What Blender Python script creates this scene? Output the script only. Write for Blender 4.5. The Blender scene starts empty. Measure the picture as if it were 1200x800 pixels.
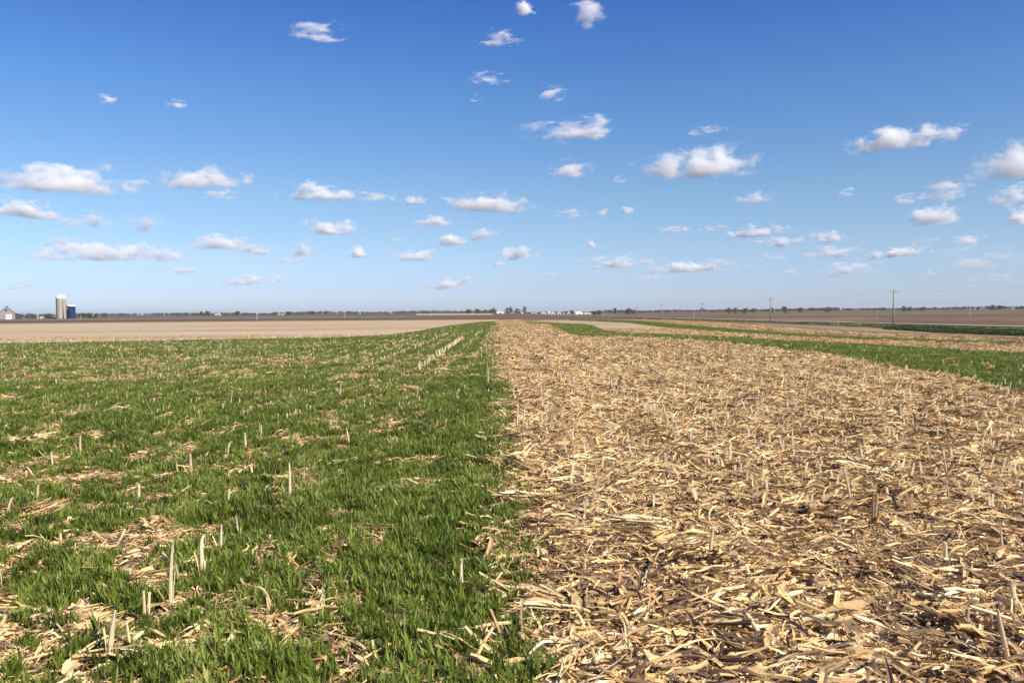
import bpy, math, random
import numpy as np
from mathutils import Vector, Matrix, noise as mnoise

R = math.radians
random.seed(7)
rng = np.random.default_rng(7)
S = bpy.context.scene
COL = S.collection

# ------------------------------------------------------------------ camera
FPX = 967.0                       # focal length in pixels of a 1200 px wide frame
CAM_H = 1.6
cam_d = bpy.data.cameras.new('camera')
cam = bpy.data.objects.new('camera', cam_d)
COL.objects.link(cam)
cam_d.sensor_width = 36.0
cam_d.lens = 36.0 * FPX / 1200.0
cam_d.clip_start = 0.05
cam_d.clip_end = 90000.0
ROT = (Matrix.Rotation(R(-0.92), 4, 'Z') @ Matrix.Rotation(R(90 - 2.01), 4, 'X') @ Matrix.Rotation(R(-0.40), 4, 'Z'))
cam.matrix_world = Matrix.Translation((0, 0, CAM_H)) @ ROT
S.camera = cam
ROT3 = np.array(ROT.to_3x3())

# ------------------------------------------------------------------ sky and sun
SUN_EL, SUN_AZ = 40.0, 128.0      # azimuth clockwise from +Y (the view direction): behind the viewer's right shoulder
W = bpy.data.worlds.new('World')
S.world = W
W.use_nodes = True
wn, wl = W.node_tree.nodes, W.node_tree.links
for n in list(wn): wn.remove(n)
sky = wn.new('ShaderNodeTexSky')
sky.sky_type = 'NISHITA'
sky.sun_disc = False
sky.sun_elevation = R(SUN_EL)
sky.sun_rotation = R(SUN_AZ)
sky.altitude = 300
sky.air_density = 1.0
sky.dust_density = 0.6
sky.ozone_density = 3.0
hs = wn.new('ShaderNodeHueSaturation')
hs.inputs['Saturation'].default_value = 1.12
bg = wn.new('ShaderNodeBackground')
bg.inputs['Strength'].default_value = 0.137
wo = wn.new('ShaderNodeOutputWorld')
wl.new(sky.outputs[0], hs.inputs['Color'])
# the clear spring sky of the photograph: deeper blue overhead, pale blue down to the horizon, the same all round
gt = wn.new('ShaderNodeTexCoord'); gs = wn.new('ShaderNodeSeparateXYZ'); gr = wn.new('ShaderNodeValToRGB'); gm = wn.new('ShaderNodeMix')
gm.data_type = 'RGBA'; gm.blend_type = 'MULTIPLY'; gm.inputs['Factor'].default_value = 1.0
SKYR = [(0.0, (0.55, 0.655, 1.0)), (0.03, (0.515, 0.575, 0.86)), (0.085, (0.56, 0.585, 0.70)), (0.142, (0.575, 0.60, 0.665)), (0.249, (0.445, 0.572, 0.72)), (0.354, (0.305, 0.455, 0.74))]
while len(gr.color_ramp.elements) < len(SKYR): gr.color_ramp.elements.new(0.5)
for e, (p, c) in zip(gr.color_ramp.elements, SKYR): e.position = p; e.color = (*c, 1)
wl.new(gt.outputs['Generated'], gs.inputs[0]); wl.new(gs.outputs['Z'], gr.inputs[0])
wl.new(hs.outputs[0], gm.inputs['A']); wl.new(gr.outputs[0], gm.inputs['B'])
wl.new(gm.outputs['Result'], bg.inputs['Color'])
wl.new(bg.outputs[0], wo.inputs['Surface'])

sd = bpy.data.lights.new('sun', 'SUN')
sd.energy = 5.0
sd.angle = R(0.53)
sd.color = (1.0, 0.91, 0.77)
sun = bpy.data.objects.new('sun', sd)
COL.objects.link(sun)
az, el = R(SUN_AZ), R(SUN_EL)
SUN_DIR = Vector((math.sin(az) * math.cos(el), math.cos(az) * math.cos(el), math.sin(el)))
sun.rotation_euler = SUN_DIR.to_track_quat('Z', 'Y').to_euler()
sun.location = (0, -20, 60)

S.view_settings.view_transform = 'Standard'
S.view_settings.look = 'None'
S.view_settings.exposure = 0.5
S.view_settings.gamma = 1.0
S.cycles.use_denoising = True
S.cycles.denoiser = 'OPENIMAGEDENOISE'
S.cycles.denoising_input_passes = 'RGB_ALBEDO_NORMAL'
S.cycles.denoising_prefilter = 'ACCURATE'
S.cycles.max_bounces = 20
S.cycles.diffuse_bounces = 3
S.cycles.glossy_bounces = 2
S.cycles.transmission_bounces = 3
S.cycles.transparent_max_bounces = 8
S.cycles.volume_bounces = 20
S.cycles.volume_step_rate = 0.3

# ------------------------------------------------------------------ terrain function
def sstep(a, b, v):
    t = np.clip((v - a) / (b - a), 0, 1)
    return t * t * (3 - 2 * t)

_perm = np.random.default_rng(99).random((256, 256))
def vnoise(x, y):
    x = np.asarray(x, float); y = np.asarray(y, float)
    xi = np.floor(x).astype(int); yi = np.floor(y).astype(int)
    fx = x - xi; fy = y - yi
    fx = fx * fx * (3 - 2 * fx); fy = fy * fy * (3 - 2 * fy)
    a = _perm[xi & 255, yi & 255]; b = _perm[(xi + 1) & 255, yi & 255]
    c = _perm[xi & 255, (yi + 1) & 255]; d = _perm[(xi + 1) & 255, (yi + 1) & 255]
    return (a * (1 - fx) + b * fx) * (1 - fy) + (c * (1 - fx) + d * fx) * fy

def fbm(x, y, o=4):
    v = 0; a = 0.5; t = 0
    for k in range(o):
        v = v + a * vnoise(x * 2 ** k + 17.3 * k, y * 2 ** k + 9.1 * k); t += a; a *= 0.5
    return v / t

def height(x, y):
    x = np.asarray(x, float); y = np.asarray(y, float)
    r = np.hypot(x, y)
    z = -2.7 * sstep(24, 105, x) * sstep(20, 70, y)
    z = z + 2.9 * sstep(125, 700, x) * sstep(60, 400, y)                 # land rises again beyond the road
    z = z - 0.9 * sstep(160, 420, y) * (1 - sstep(60, 160, x))           # the land dips behind the crest of the field
    z = z + 1.0 * sstep(500, 1500, y)
    z = z + 1.1 * (fbm(x / 420 + 5, y / 420 + 3, 2) - 0.5) * sstep(250, 900, r)
    m = (1 - sstep(25, 60, r))
    z = z + m * (0.035 * (fbm(x / 0.9, y / 1.3, 2) - 0.5) + 0.05 * (fbm(x / 5.0, y / 7.0, 2) - 0.5))
    return z

def H(x, y): return float(height(x, y))

def ray(px, py):
    """the direction seen at a pixel of the 1200 x 800 photograph"""
    d = ROT3 @ np.array([(px - 600) / FPX, -(py - 400) / FPX, -1.0])
    return d / np.linalg.norm(d)

def ground_at(px, py, far=3500.0):
    d = ray(px, py)
    t = 1.0; prev = 0.5
    while t < far:
        p = np.array([0, 0, CAM_H]) + d * t
        if p[2] < H(p[0], p[1]):
            lo, hi = prev, t
            for _ in range(24):
                m = (lo + hi) / 2
                p = np.array([0, 0, CAM_H]) + d * m
                if p[2] < H(p[0], p[1]): hi = m
                else: lo = m
            return float(p[0]), float(p[1])
        prev = t; t *= 1.03
    p = np.array([0, 0, CAM_H]) + d * far
    return float(p[0]), float(p[1])

def col_at(px, dist):
    """ground point at a column of the photograph and a distance in metres"""
    d = ray(px, 366 - (px - 600) * 0.007)
    k = dist / math.hypot(d[0], d[1])
    return float(d[0] * k), float(d[1] * k)

# ------------------------------------------------------------------ mesh helpers
class MB:
    def __init__(self): self.v = []; self.f = []; self.t = []
    def add(self, vs, fs, tint=0.5):
        o = len(self.v)
        self.v.extend([tuple(p) for p in vs]); self.f.extend([tuple(i + o for i in f) for f in fs]); self.t.extend([tint] * len(fs))
    def box(self, c, s, rz=0.0, tint=0.5):
        cx, cy, cz = c; sx, sy, sz = (k / 2 for k in s)
        ca, sa = math.cos(rz), math.sin(rz); vs = []
        for z in (-sz, sz):
            for (a, b) in ((-sx, -sy), (sx, -sy), (sx, sy), (-sx, sy)):
                vs.append((cx + a * ca - b * sa, cy + a * sa + b * ca, cz + z))
        self.add(vs, [(3, 2, 1, 0), (4, 5, 6, 7), (0, 1, 5, 4), (1, 2, 6, 5), (2, 3, 7, 6), (3, 0, 4, 7)], tint)
    def tube(self, pts, rad, n=7, tint=0.5, cap=True):
        rings = []
        for i, p in enumerate(pts):
            p = Vector(p)
            a = Vector(pts[max(0, i - 1)]); b = Vector(pts[min(len(pts) - 1, i + 1)])
            d = (b - a).normalized()
            u = d.orthogonal().normalized() if i == 0 else (u - d * u.dot(d)).normalized()
            w = d.cross(u)
            r = rad[i] if hasattr(rad, '__len__') else rad
            rings.append([p + (u * math.cos(2 * math.pi * k / n) + w * math.sin(2 * math.pi * k / n)) * r for k in range(n)])
        vs = [q for rg in rings for q in rg]; fs = []
        for i in range(len(pts) - 1):
            for k in range(n):
                fs.append((i * n + k, i * n + (k + 1) % n, (i + 1) * n + (k + 1) % n, (i + 1) * n + k))
        if cap:
            fs.append(tuple(range(n))[::-1]); fs.append(tuple((len(pts) - 1) * n + k for k in range(n)))
        self.add(vs, fs, tint)
    def mesh(self, name, mats, smooth=False):
        me = bpy.data.meshes.new(name)
        me.from_pydata(self.v, [], self.f)
        at = me.attributes.new('tint', 'FLOAT', 'FACE')
        at.data.foreach_set('value', np.array(self.t, dtype=np.float32))
        for m in (mats if isinstance(mats, (list, tuple)) else [mats]): me.materials.append(m)
        if smooth: me.polygons.foreach_set('use_smooth', [True] * len(me.polygons))
        me.update()
        return me
    def build(self, name, mats, parent=None, smooth=False):
        return link(name, self.mesh(name, mats, smooth), parent)

def link(name, data, parent=None):
    o = bpy.data.objects.new(name, data); COL.objects.link(o)
    if parent: o.parent = parent
    return o

def tag(o, label=None, cat=None, group=None, kind=None):
    if label: o['label'] = label
    if cat: o['category'] = cat
    if group: o['group'] = group
    if kind: o['kind'] = kind
    return o

def empty(name, loc, rz=0.0):
    o = bpy.data.objects.new(name, None); COL.objects.link(o)
    o.empty_display_size = 0.1
    o.location = loc; o.rotation_euler = (0, 0, rz)
    return o

def copy_tree(o, parent=None):
    c = o.copy(); COL.objects.link(c)
    if parent: c.parent = parent
    for ch in list(o.children): copy_tree(ch, c)
    return c

# ------------------------------------------------------------------ materials
def mat(name, rough=0.9):
    m = bpy.data.materials.new(name); m.use_nodes = True
    b = m.node_tree.nodes['Principled BSDF']
    b.inputs['Roughness'].default_value = rough
    b.inputs['Specular IOR Level'].default_value = 0.25
    return m, m.node_tree, b

def ramp(nt, stops):
    r = nt.nodes.new('ShaderNodeValToRGB')
    while len(r.color_ramp.elements) < len(stops): r.color_ramp.elements.new(0.5)
    for e, (p, c) in zip(r.color_ramp.elements, stops):
        e.position = p; e.color = (*c, 1)
    return r

def noise_tex(nt, scale, detail=4, rough=0.6, vec=None, squash=None, coord='Object'):
    tc = nt.nodes.new('ShaderNodeTexCoord')
    n = nt.nodes.new('ShaderNodeTexNoise'); n.inputs['Scale'].default_value = scale
    n.inputs['Detail'].default_value = detail; n.inputs['Roughness'].default_value = rough
    if squash:
        mp = nt.nodes.new('ShaderNodeMapping'); mp.inputs['Scale'].default_value = squash
        nt.links.new(tc.outputs[coord], mp.inputs['Vector']); nt.links.new(mp.outputs[0], n.inputs['Vector'])
    else:
        nt.links.new(tc.outputs[coord], n.inputs['Vector'])
    return n

def mixc(nt, a, b, fac, mode='MIX'):
    m = nt.nodes.new('ShaderNodeMix'); m.data_type = 'RGBA'; m.blend_type = mode
    for sock, v in ((m.inputs['A'], a), (m.inputs['B'], b)):
        if isinstance(v, tuple): sock.default_value = (*v, 1)
        else: nt.links.new(v, sock)
    if isinstance(fac, (int, float)): m.inputs['Factor'].default_value = fac
    else: nt.links.new(fac, m.inputs['Factor'])
    return m.outputs['Result']

def speckle_mat(name, stops, scale, detail=6, squash=None, big=None, bump=0.0, rough=0.95, fine=None):
    """colours mottled by noise at one scale, with a second, larger patchiness"""
    m, nt, b = mat(name, rough)
    n = noise_tex(nt, scale, detail, 0.7, squash=squash)
    r = ramp(nt, stops); nt.links.new(n.outputs['Fac'], r.inputs[0])
    out = r.outputs[0]
    if fine:
        n3 = noise_tex(nt, fine[0], 3, 0.7, squash=fine[2] if len(fine) > 2 else None)
        r3 = ramp(nt, [(0.35, (1 - fine[1],) * 3), (0.65, (1 + fine[1],) * 3)])
        nt.links.new(n3.outputs['Fac'], r3.inputs[0])
        out = mixc(nt, out, r3.outputs[0], 1.0, 'MULTIPLY')
    if big:
        n2 = noise_tex(nt, big[0], 3, 0.5, squash=big[3] if len(big) > 3 else None)
        r2 = ramp(nt, [(0.35, big[1]), (0.65, big[2])]); nt.links.new(n2.outputs['Fac'], r2.inputs[0])
        out = mixc(nt, out, r2.outputs[0], 1.0, 'MULTIPLY')
    nt.links.new(out, b.inputs['Base Color'])
    if bump:
        bp = nt.nodes.new('ShaderNodeBump'); bp.inputs['Strength'].default_value = 0.8; bp.inputs['Distance'].default_value = bump
        nt.links.new(n.outputs['Fac'], bp.inputs['Height']); nt.links.new(bp.outputs[0], b.inputs['Normal'])
    return m

M = {}
M['near'] = speckle_mat('residue_soil', [(0.30, (0.09, 0.06, 0.036)), (0.48, (0.24, 0.165, 0.10)), (0.62, (0.44, 0.32, 0.18)), (0.75, (0.58, 0.45, 0.27))], 22, 8, bump=0.03, big=(0.5, (0.8, 0.8, 0.8), (1.15, 1.15, 1.15)))
M['soil'] = speckle_mat('tilled_soil', [(0.3, (0.095, 0.053, 0.029)), (0.5, (0.132, 0.080, 0.036)), (0.7, (0.18, 0.122, 0.072))], 0.05, 8,
                        big=(0.004, (0.75, 0.72, 0.72), (1.3, 1.25, 1.2), (0.35, 2.0, 1)))
M['tan'] = speckle_mat('stubble_tan', [(0.25, (0.34, 0.245, 0.145)), (0.5, (0.46, 0.345, 0.212)), (0.75, (0.58, 0.45, 0.29))], 3.0, 8, bump=0.05, squash=(1, 0.25, 1),
                       big=(0.06, (0.82, 0.79, 0.76), (1.10, 1.10, 1.10), (0.35, 1.6, 1)), fine=(9, 0.35, (1, 0.2, 1)))
M['tan_row'] = speckle_mat('stubble_strip', [(0.30, (0.25, 0.17, 0.10)), (0.5, (0.41, 0.30, 0.18)), (0.7, (0.55, 0.42, 0.27))], 5.0, 8, bump=0.05,
                       big=(0.15, (0.85, 0.82, 0.80), (1.1, 1.1, 1.1), (1.6, 0.35, 1)), fine=(18, 0.3))
M['red_soil'] = speckle_mat('worked_soil', [(0.3, (0.12, 0.066, 0.036)), (0.52, (0.19, 0.108, 0.052)), (0.66, (0.32, 0.225, 0.13))], 1.6, 8, bump=0.04,
                       big=(0.08, (0.75, 0.72, 0.7), (1.2, 1.2, 1.15), (1.5, 0.3, 1)))
M['green_base'] = speckle_mat('green_ground', [(0.3, (0.035, 0.06, 0.014)), (0.5, (0.06, 0.105, 0.022)), (0.7, (0.10, 0.15, 0.04))], 6, 6, bump=0.04)
M['verge'] = speckle_mat('verge_grass', [(0.3, (0.09, 0.095, 0.035)), (0.5, (0.15, 0.15, 0.06)), (0.7, (0.26, 0.23, 0.12))], 0.8, 8, bump=0.05, big=(0.06, (0.7, 0.85, 0.7), (1.2, 1.1, 1.1)))
M['dark_verge'] = speckle_mat('dark_verge', [(0.3, (0.025, 0.045, 0.014)), (0.6, (0.055, 0.085, 0.025)), (0.75, (0.10, 0.12, 0.04))], 0.9, 8, bump=0.05)
M['gravel'] = speckle_mat('road_gravel', [(0.3, (0.26, 0.25, 0.17)), (0.7, (0.36, 0.34, 0.24))], 5, 6)
M['faded'] = speckle_mat('far_pasture', [(0.3, (0.12, 0.095, 0.065)), (0.7, (0.185, 0.15, 0.105))], 0.03, 6)

def tint_mat(name, stops, spread=0.25, trans=0.0, rough=0.8, streak=(4, 60, 0.25), spec=0.25, region=(0.9, 0.11)):
    """colour picked per piece (mesh attribute) and shifted per copy, streaked along the fibres"""
    m, nt, b = mat(name, rough); L = nt.links
    b.inputs['Specular IOR Level'].default_value = spec
    at = nt.nodes.new('ShaderNodeAttribute'); at.attribute_name = 'tint'
    oi = nt.nodes.new('ShaderNodeObjectInfo')
    mr = nt.nodes.new('ShaderNodeMapRange'); mr.inputs['To Min'].default_value = -spread / 2; mr.inputs['To Max'].default_value = spread / 2
    L.new(oi.outputs['Random'], mr.inputs['Value'])
    ad = nt.nodes.new('ShaderNodeMath'); ad.operation = 'ADD'
    L.new(at.outputs['Fac'], ad.inputs[0]); L.new(mr.outputs[0], ad.inputs[1])
    gp = nt.nodes.new('ShaderNodeNewGeometry'); rn = nt.nodes.new('ShaderNodeTexNoise'); rn.inputs['Scale'].default_value = region[0]; rn.inputs['Detail'].default_value = 3
    rmp = nt.nodes.new('ShaderNodeMapping'); rmp.inputs['Scale'].default_value = (1.5, 0.4, 1.0)
    L.new(gp.outputs['Position'], rmp.inputs['Vector']); L.new(rmp.outputs[0], rn.inputs['Vector'])
    rm = nt.nodes.new('ShaderNodeMapRange'); rm.inputs['From Min'].default_value = 0.3; rm.inputs['From Max'].default_value = 0.7; rm.inputs['To Min'].default_value = -region[1]; rm.inputs['To Max'].default_value = region[1] * 0.8
    L.new(rn.outputs['Fac'], rm.inputs['Value'])
    ad0 = nt.nodes.new('ShaderNodeMath'); ad0.operation = 'ADD'; L.new(ad.outputs[0], ad0.inputs[0]); L.new(rm.outputs[0], ad0.inputs[1]); ad = ad0
    n = noise_tex(nt, streak[1], 2, 0.6)
    ad2 = nt.nodes.new('ShaderNodeMath'); ad2.operation = 'MULTIPLY_ADD'
    L.new(n.outputs['Fac'], ad2.inputs[0]); ad2.inputs[1].default_value = streak[2]; L.new(ad.outputs[0], ad2.inputs[2])
    sb = nt.nodes.new('ShaderNodeMath'); sb.operation = 'SUBTRACT'; sb.inputs[1].default_value = streak[2] / 2; L.new(ad2.outputs[0], sb.inputs[0])
    r = ramp(nt, stops); L.new(sb.outputs[0], r.inputs[0])
    L.new(r.outputs[0], b.inputs['Base Color'])
    if trans:
        tr = nt.nodes.new('ShaderNodeBsdfTranslucent'); L.new(r.outputs[0], tr.inputs['Color'])
        mx = nt.nodes.new('ShaderNodeMixShader'); mx.inputs[0].default_value = trans
        L.new(b.outputs[0], mx.inputs[1]); L.new(tr.outputs[0], mx.inputs[2])
        L.new(mx.outputs[0], nt.nodes['Material Output'].inputs['Surface'])
    return m

RES = [(0.0, (0.11, 0.066, 0.038)), (0.14, (0.25, 0.165, 0.10)), (0.28, (0.44, 0.28, 0.14)), (0.50, (0.71, 0.475, 0.218)), (0.76, (0.87, 0.66, 0.33)), (1.0, (0.90, 0.80, 0.56))]
M['residue'] = tint_mat('corn_residue', RES, 0.2, 0.12, 0.75)
M['stub'] = tint_mat('corn_stub', [(0, (0.22, 0.145, 0.09)), (0.4, (0.47, 0.345, 0.20)), (1, (0.76, 0.64, 0.42))], 0.3, 0.0, 0.7, streak=(4, 45, 0.5))
M['blade'] = tint_mat('cover_crop_blade', [(0, (0.055, 0.075, 0.013)), (0.45, (0.168, 0.222, 0.029)), (0.8, (0.30, 0.36, 0.06)), (1.0, (0.46, 0.41, 0.17))], 0.4, 0.38, 0.5, spec=0.35, region=(2.2, 0.26))
M['verge_blade'] = tint_mat('verge_blade', [(0, (0.07, 0.085, 0.03)), (0.5, (0.15, 0.155, 0.05)), (1, (0.34, 0.28, 0.13))], 0.7, 0.2, region=(0.05, 0.3))
M['ditch_blade'] = tint_mat('ditch_blade', [(0, (0.035, 0.060, 0.018)), (0.6, (0.08, 0.115, 0.032)), (1, (0.17, 0.17, 0.07))], 0.5, 0.2, region=(0.08, 0.25))
M['leaf'] = tint_mat('tree_leaf', [(0, (0.035, 0.05, 0.025)), (0.6, (0.08, 0.105, 0.045)), (1, (0.13, 0.14, 0.07))], 0.3, 0.2)
M['budding'] = tint_mat('budding_leaf', [(0, (0.09, 0.06, 0.045)), (0.6, (0.17, 0.12, 0.09)), (1, (0.24, 0.18, 0.13))], 0.3, 0.2)

def plain(name, c, rough=0.7, vary=0.12, scale=2.0, squash=None):
    return speckle_mat(name, [(0.3, tuple(k * (1 - vary) for k in c)), (0.7, tuple(min(1, k * (1 + vary)) for k in c))], scale, 4, rough=rough, squash=squash)
M['bark'] = plain('bark', (0.12, 0.09, 0.07))
M['pole'] = plain('pole_wood', (0.30, 0.26, 0.21), squash=(1, 1, 0.1), scale=5)
M['wire'] = plain('wire', (0.18, 0.19, 0.21))
M['ceramic'] = plain('insulator', (0.25, 0.22, 0.2), 0.4)
M['white'] = plain('white_paint', (0.80, 0.80, 0.78), 0.6, 0.04)
M['concrete'] = plain('silo_stave', (0.40, 0.37, 0.30), 0.85, 0.15, 0.8, (1, 1, 0.15))
M['hoop'] = plain('steel_hoop', (0.24, 0.22, 0.19))
M['navy'] = plain('navy_enamel', (0.018, 0.028, 0.085), 0.35, 0.15, 0.6)
M['barn'] = plain('grey_siding', (0.26, 0.24, 0.23), 0.85, 0.15, 1.5, (4, 4, 0.2))
M['roof'] = plain('barn_roof', (0.20, 0.20, 0.21), 0.6, 0.15, 1.0)
M['dark'] = plain('dark_opening', (0.05, 0.05, 0.06), 0.7)
M['brick'] = plain('red_siding', (0.22, 0.10, 0.07), 0.85)

# ------------------------------------------------------------------ ground sheet (one sheet to the horizon)
def axis(n, lo, hi, k, c=0.0):
    a, b = math.asinh((lo - c) / k), math.asinh((hi - c) / k)
    return c + k * np.sinh(np.linspace(a, b, n))

def grid_mesh(name, xs, ys, mats, pick):
    X, Y = np.meshgrid(xs, ys); Z = height(X, Y)
    nx, ny = len(xs), len(ys)
    v = np.stack([X, Y, Z], -1).reshape(-1, 3)
    i = np.arange(nx * ny).reshape(ny, nx)
    f = np.stack([i[:-1, :-1], i[:-1, 1:], i[1:, 1:], i[1:, :-1]], -1).reshape(-1, 4)
    me = bpy.data.meshes.new(name)
    me.vertices.add(len(v)); me.vertices.foreach_set('co', v.ravel())
    me.loops.add(f.size); me.loops.foreach_set('vertex_index', f.ravel())
    me.polygons.add(len(f)); me.polygons.foreach_set('loop_start', np.arange(len(f)) * 4)
    for m in mats: me.materials.append(m)
    c = v[f].mean(1)
    me.polygons.foreach_set('material_index', pick(c[:, 0], c[:, 1]).astype(np.int32))
    me.polygons.foreach_set('use_smooth', [True] * len(f))
    me.update(calc_edges=True)
    return link(name, me)

# field outlines, traced on the ground
def interp(pts, n):
    p = np.array(pts, float)
    s = np.r_[0, np.cumsum(np.hypot(*np.diff(p, axis=0).T))]
    u = np.linspace(0, s[-1], n)
    return np.stack([np.interp(u, s, p[:, 0]), np.interp(u, s, p[:, 1])], 1)

EDGE_LEFT = [ground_at(*p) for p in ((-80, 405.5), (0, 404), (150, 401.5), (300, 398.5), (400, 396.5), (460, 393.5), (490, 389), (520, 383.5), (545, 380), (566, 377.6), (588, 376.8))]
_el = np.array(EDGE_LEFT)
_el = np.vstack([[_el[0, 0] - 90, _el[0, 1] - 6], _el])
EDGE_X, EDGE_Y = _el[:, 0], np.maximum.accumulate(_el[:, 1])
def green_far(x): return np.interp(x, EDGE_X, EDGE_Y)     # where the green plot ends behind, as y(x)

def seam(y): return 0.165 + 0.012 * np.sin(y * 1.7) + np.clip((9 - y) * 0.004, 0, 0.1)      # the straight edge between green plot and stubble
def near_pick(x, y):
    left_tan = (x < seam(y)) & (y > green_far(x)) & (y < 200)
    near = (np.abs(x) < 120) & (y < 172) & (y > -40)
    return np.where(left_tan, 1, np.where(near, 0, 2))
ground = grid_mesh('ground', axis(420, -5200, 5200, 3.0), axis(420, -600, 7000, 3.0, 4.0), [M['near'], M['tan'], M['soil']], near_pick)
tag(ground, 'brown field ground with crop residue reaching the flat horizon', kind='structure')

def ribbon(name, lower, upper, material, off, label, n=60, m=6, kind='structure', px=True):
    """a sheet between two edges laid on the terrain"""
    if px:
        lower = [ground_at(*p) for p in lower]; upper = [ground_at(*p) for p in upper]
    a, b = interp(lower, n), interp(upper, n)
    vs = []; fs = []
    for i in range(n):
        for j in range(m + 1):
            p = a[i] * (1 - j / m) + b[i] * (j / m)
            vs.append((p[0], p[1], H(p[0], p[1]) + off))
    for i in range(n - 1):
        for j in range(m):
            q = i * (m + 1) + j
            fs.append((q, q + m + 1, q + m + 2, q + 1))
    mb = MB(); mb.add(vs, fs)
    o = mb.build(name, material, smooth=True)
    tag(o, label, kind=kind)
    return o, a, b

# ------------------------------------------------------------------ fields laid over the terrain on the right and far away
strip, sA, sB = ribbon('green_strip', [(608.5, 375.8), (616, 380.5), (640, 381), (652, 388.5), (668, 394), (700, 396.5), (750, 397.2), (800, 399.8), (850, 403.5), (925, 413), (1000, 425), (1100, 440), (1150, 451), (1210, 461), (1300, 480)],
       [(610, 375.3), (626, 377.2), (650, 379), (682, 380.2), (692, 382), (705, 388), (725, 391), (760, 392.3), (800, 394), (850, 396), (925, 401), (1000, 404.5), (1100, 410.5), (1200, 416), (1300, 422)],
       M['green_base'], 0.015, 'dark green cover crop ground of the curved strip on the right', 90, 5)
ribbon('stubble_strip', [(628, 375.9), (655, 378.6), (684, 379.6), (694, 381.4), (707, 387.2), (727, 390.4), (762, 391.8), (800, 393.4), (850, 395.5), (925, 400.5), (1000, 404), (1100, 410), (1200, 415.5), (1300, 421.5)],
       [(640, 375.1), (670, 375.6), (700, 376.6), (735, 378.2), (765, 382), (800, 386.2), (850, 390.4), (925, 395), (1000, 399), (1100, 402), (1200, 405.2), (1300, 409)],
       M['tan_row'], 0.02, 'pale stubble strip between the two green strips', 80, 4)
thin, tA, tB = ribbon('thin_green_strip', [(668, 375.3), (695, 376.1), (735, 378.0), (765, 381.8), (800, 386), (850, 390.2), (925, 394.8), (1000, 398.8), (1100, 401.8), (1200, 405), (1300, 408.6)],
       [(690, 374.6), (725, 375.4), (755, 376.8), (790, 380.4), (850, 385.6), (925, 391.8), (1000, 396.2), (1100, 399.8), (1200, 403.0), (1300, 406.6)],
       M['green_base'], 0.025, 'narrow green strip beyond the pale stubble strip', 80, 3)
ribbon('worked_strip', [(757, 376.6), (792, 380.2), (850, 385.4), (925, 391.6), (1000, 396.0), (1100, 399.6), (1200, 402.8), (1300, 406.4)],
       [(765, 373.8), (792, 374.4), (850, 377.4), (925, 382.6), (1000, 387.6), (1100, 391.6), (1200, 394.6), (1300, 397.6)],
       M['red_soil'], 0.03, 'reddish brown worked strip before the roadside grass', 80, 4)
ribbon('tan_patch_strip', [(780, 377.5), (850, 381.5), (925, 388), (1000, 392.6), (1050, 394.4)],
       [(790, 376.0), (850, 378.6), (925, 384.4), (1000, 390.2), (1050, 393.0)], M['tan'], 0.05, 'pale tan band of stubble in the worked strip', 50, 3)
# roadside: grass verge, gravel road, far verge; straight along the pole line
RX = 122.0
def lane(name, x0, x1, y0, y1, material, off, label, n=70):
    return ribbon(name, [(x0, y0), (x0, y1)], [(x1, y0), (x1, y1)], material, off, label, n, 5, px=False)
lane('roadside_verge', 38, RX - 4, 30, 560, M['verge'], 0.035, 'rough green and straw coloured grass verge before the gravel road')
dch, dA, dB = ribbon('ditch_grass', [(1052, 386.5), (1100, 390), (1200, 393.8), (1320, 397.4)], [(1046, 383.5), (1100, 384.6), (1200, 387.2), (1320, 389.6)], M['dark_verge'], 0.06, 'dark green strip of tall ditch grass on the right', 60, 5)
road = lane('gravel_road', RX - 4.5, RX + 1.5, 0, 1500, M['gravel'], 0.30, 'pale gravel road running along the pole line', 160)
lane('far_verge', RX + 2, RX + 8, 0, 1400, M['dark_verge'], 0.05, 'thin green verge behind the gravel road', 160)

def far_field(name, px0, px1, d0, d1, material, label, off=0.12):
    a = [col_at(px0 + (px1 - px0) * k / 6, d0) for k in range(7)]; b = [col_at(px0 + (px1 - px0) * k / 6, d1) for k in range(7)]
    return ribbon(name, a, b, material, off, label, 40, 10, px=False)
M['olive'] = speckle_mat('olive_field', [(0.3, (0.10, 0.095, 0.045)), (0.7, (0.17, 0.15, 0.08))], 0.1, 6)
far_field('grass_lane', -60, 600, 205, 232, M['olive'], 'thin olive grass lane at the back of the left stubble field', 0.06)
far_field('far_field', -80, 480, 420, 760, M['faded'], 'greyish tan far field beyond the left stubble')
far_field('far_field', 488, 578, 900, 1500, M['tan'], 'pale tan far field left of the white shed')
far_field('worked_far_field', 770, 1030, 330, 500, M['red_soil'], 'reddish worked far field behind the road')
far_field('pasture', 880, 1180, 640, 820, M['olive'], 'thin olive pasture strip in the far brown fields on the right')
far_field('far_field', 1080, 1280, 1000, 1400, M['faded'], 'slightly paler far field below the right treeline')
far_field('pasture', 640, 800, 520, 620, M['olive'], 'thin olive strip before the far farmstead')
far_field('far_field', 618, 720, 1000, 1380, M['faded'], 'pale field in front of the distant white farm buildings')

# ------------------------------------------------------------------ loose pieces of corn: leaves, husks, stalks
def frame(ax):
    d = Vector(ax).normalized(); up = Vector((0, 0, 1))
    s = d.cross(up)
    s = s.normalized() if s.length > 1e-3 else Vector((1, 0, 0))
    return d, s, s.cross(d)

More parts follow.
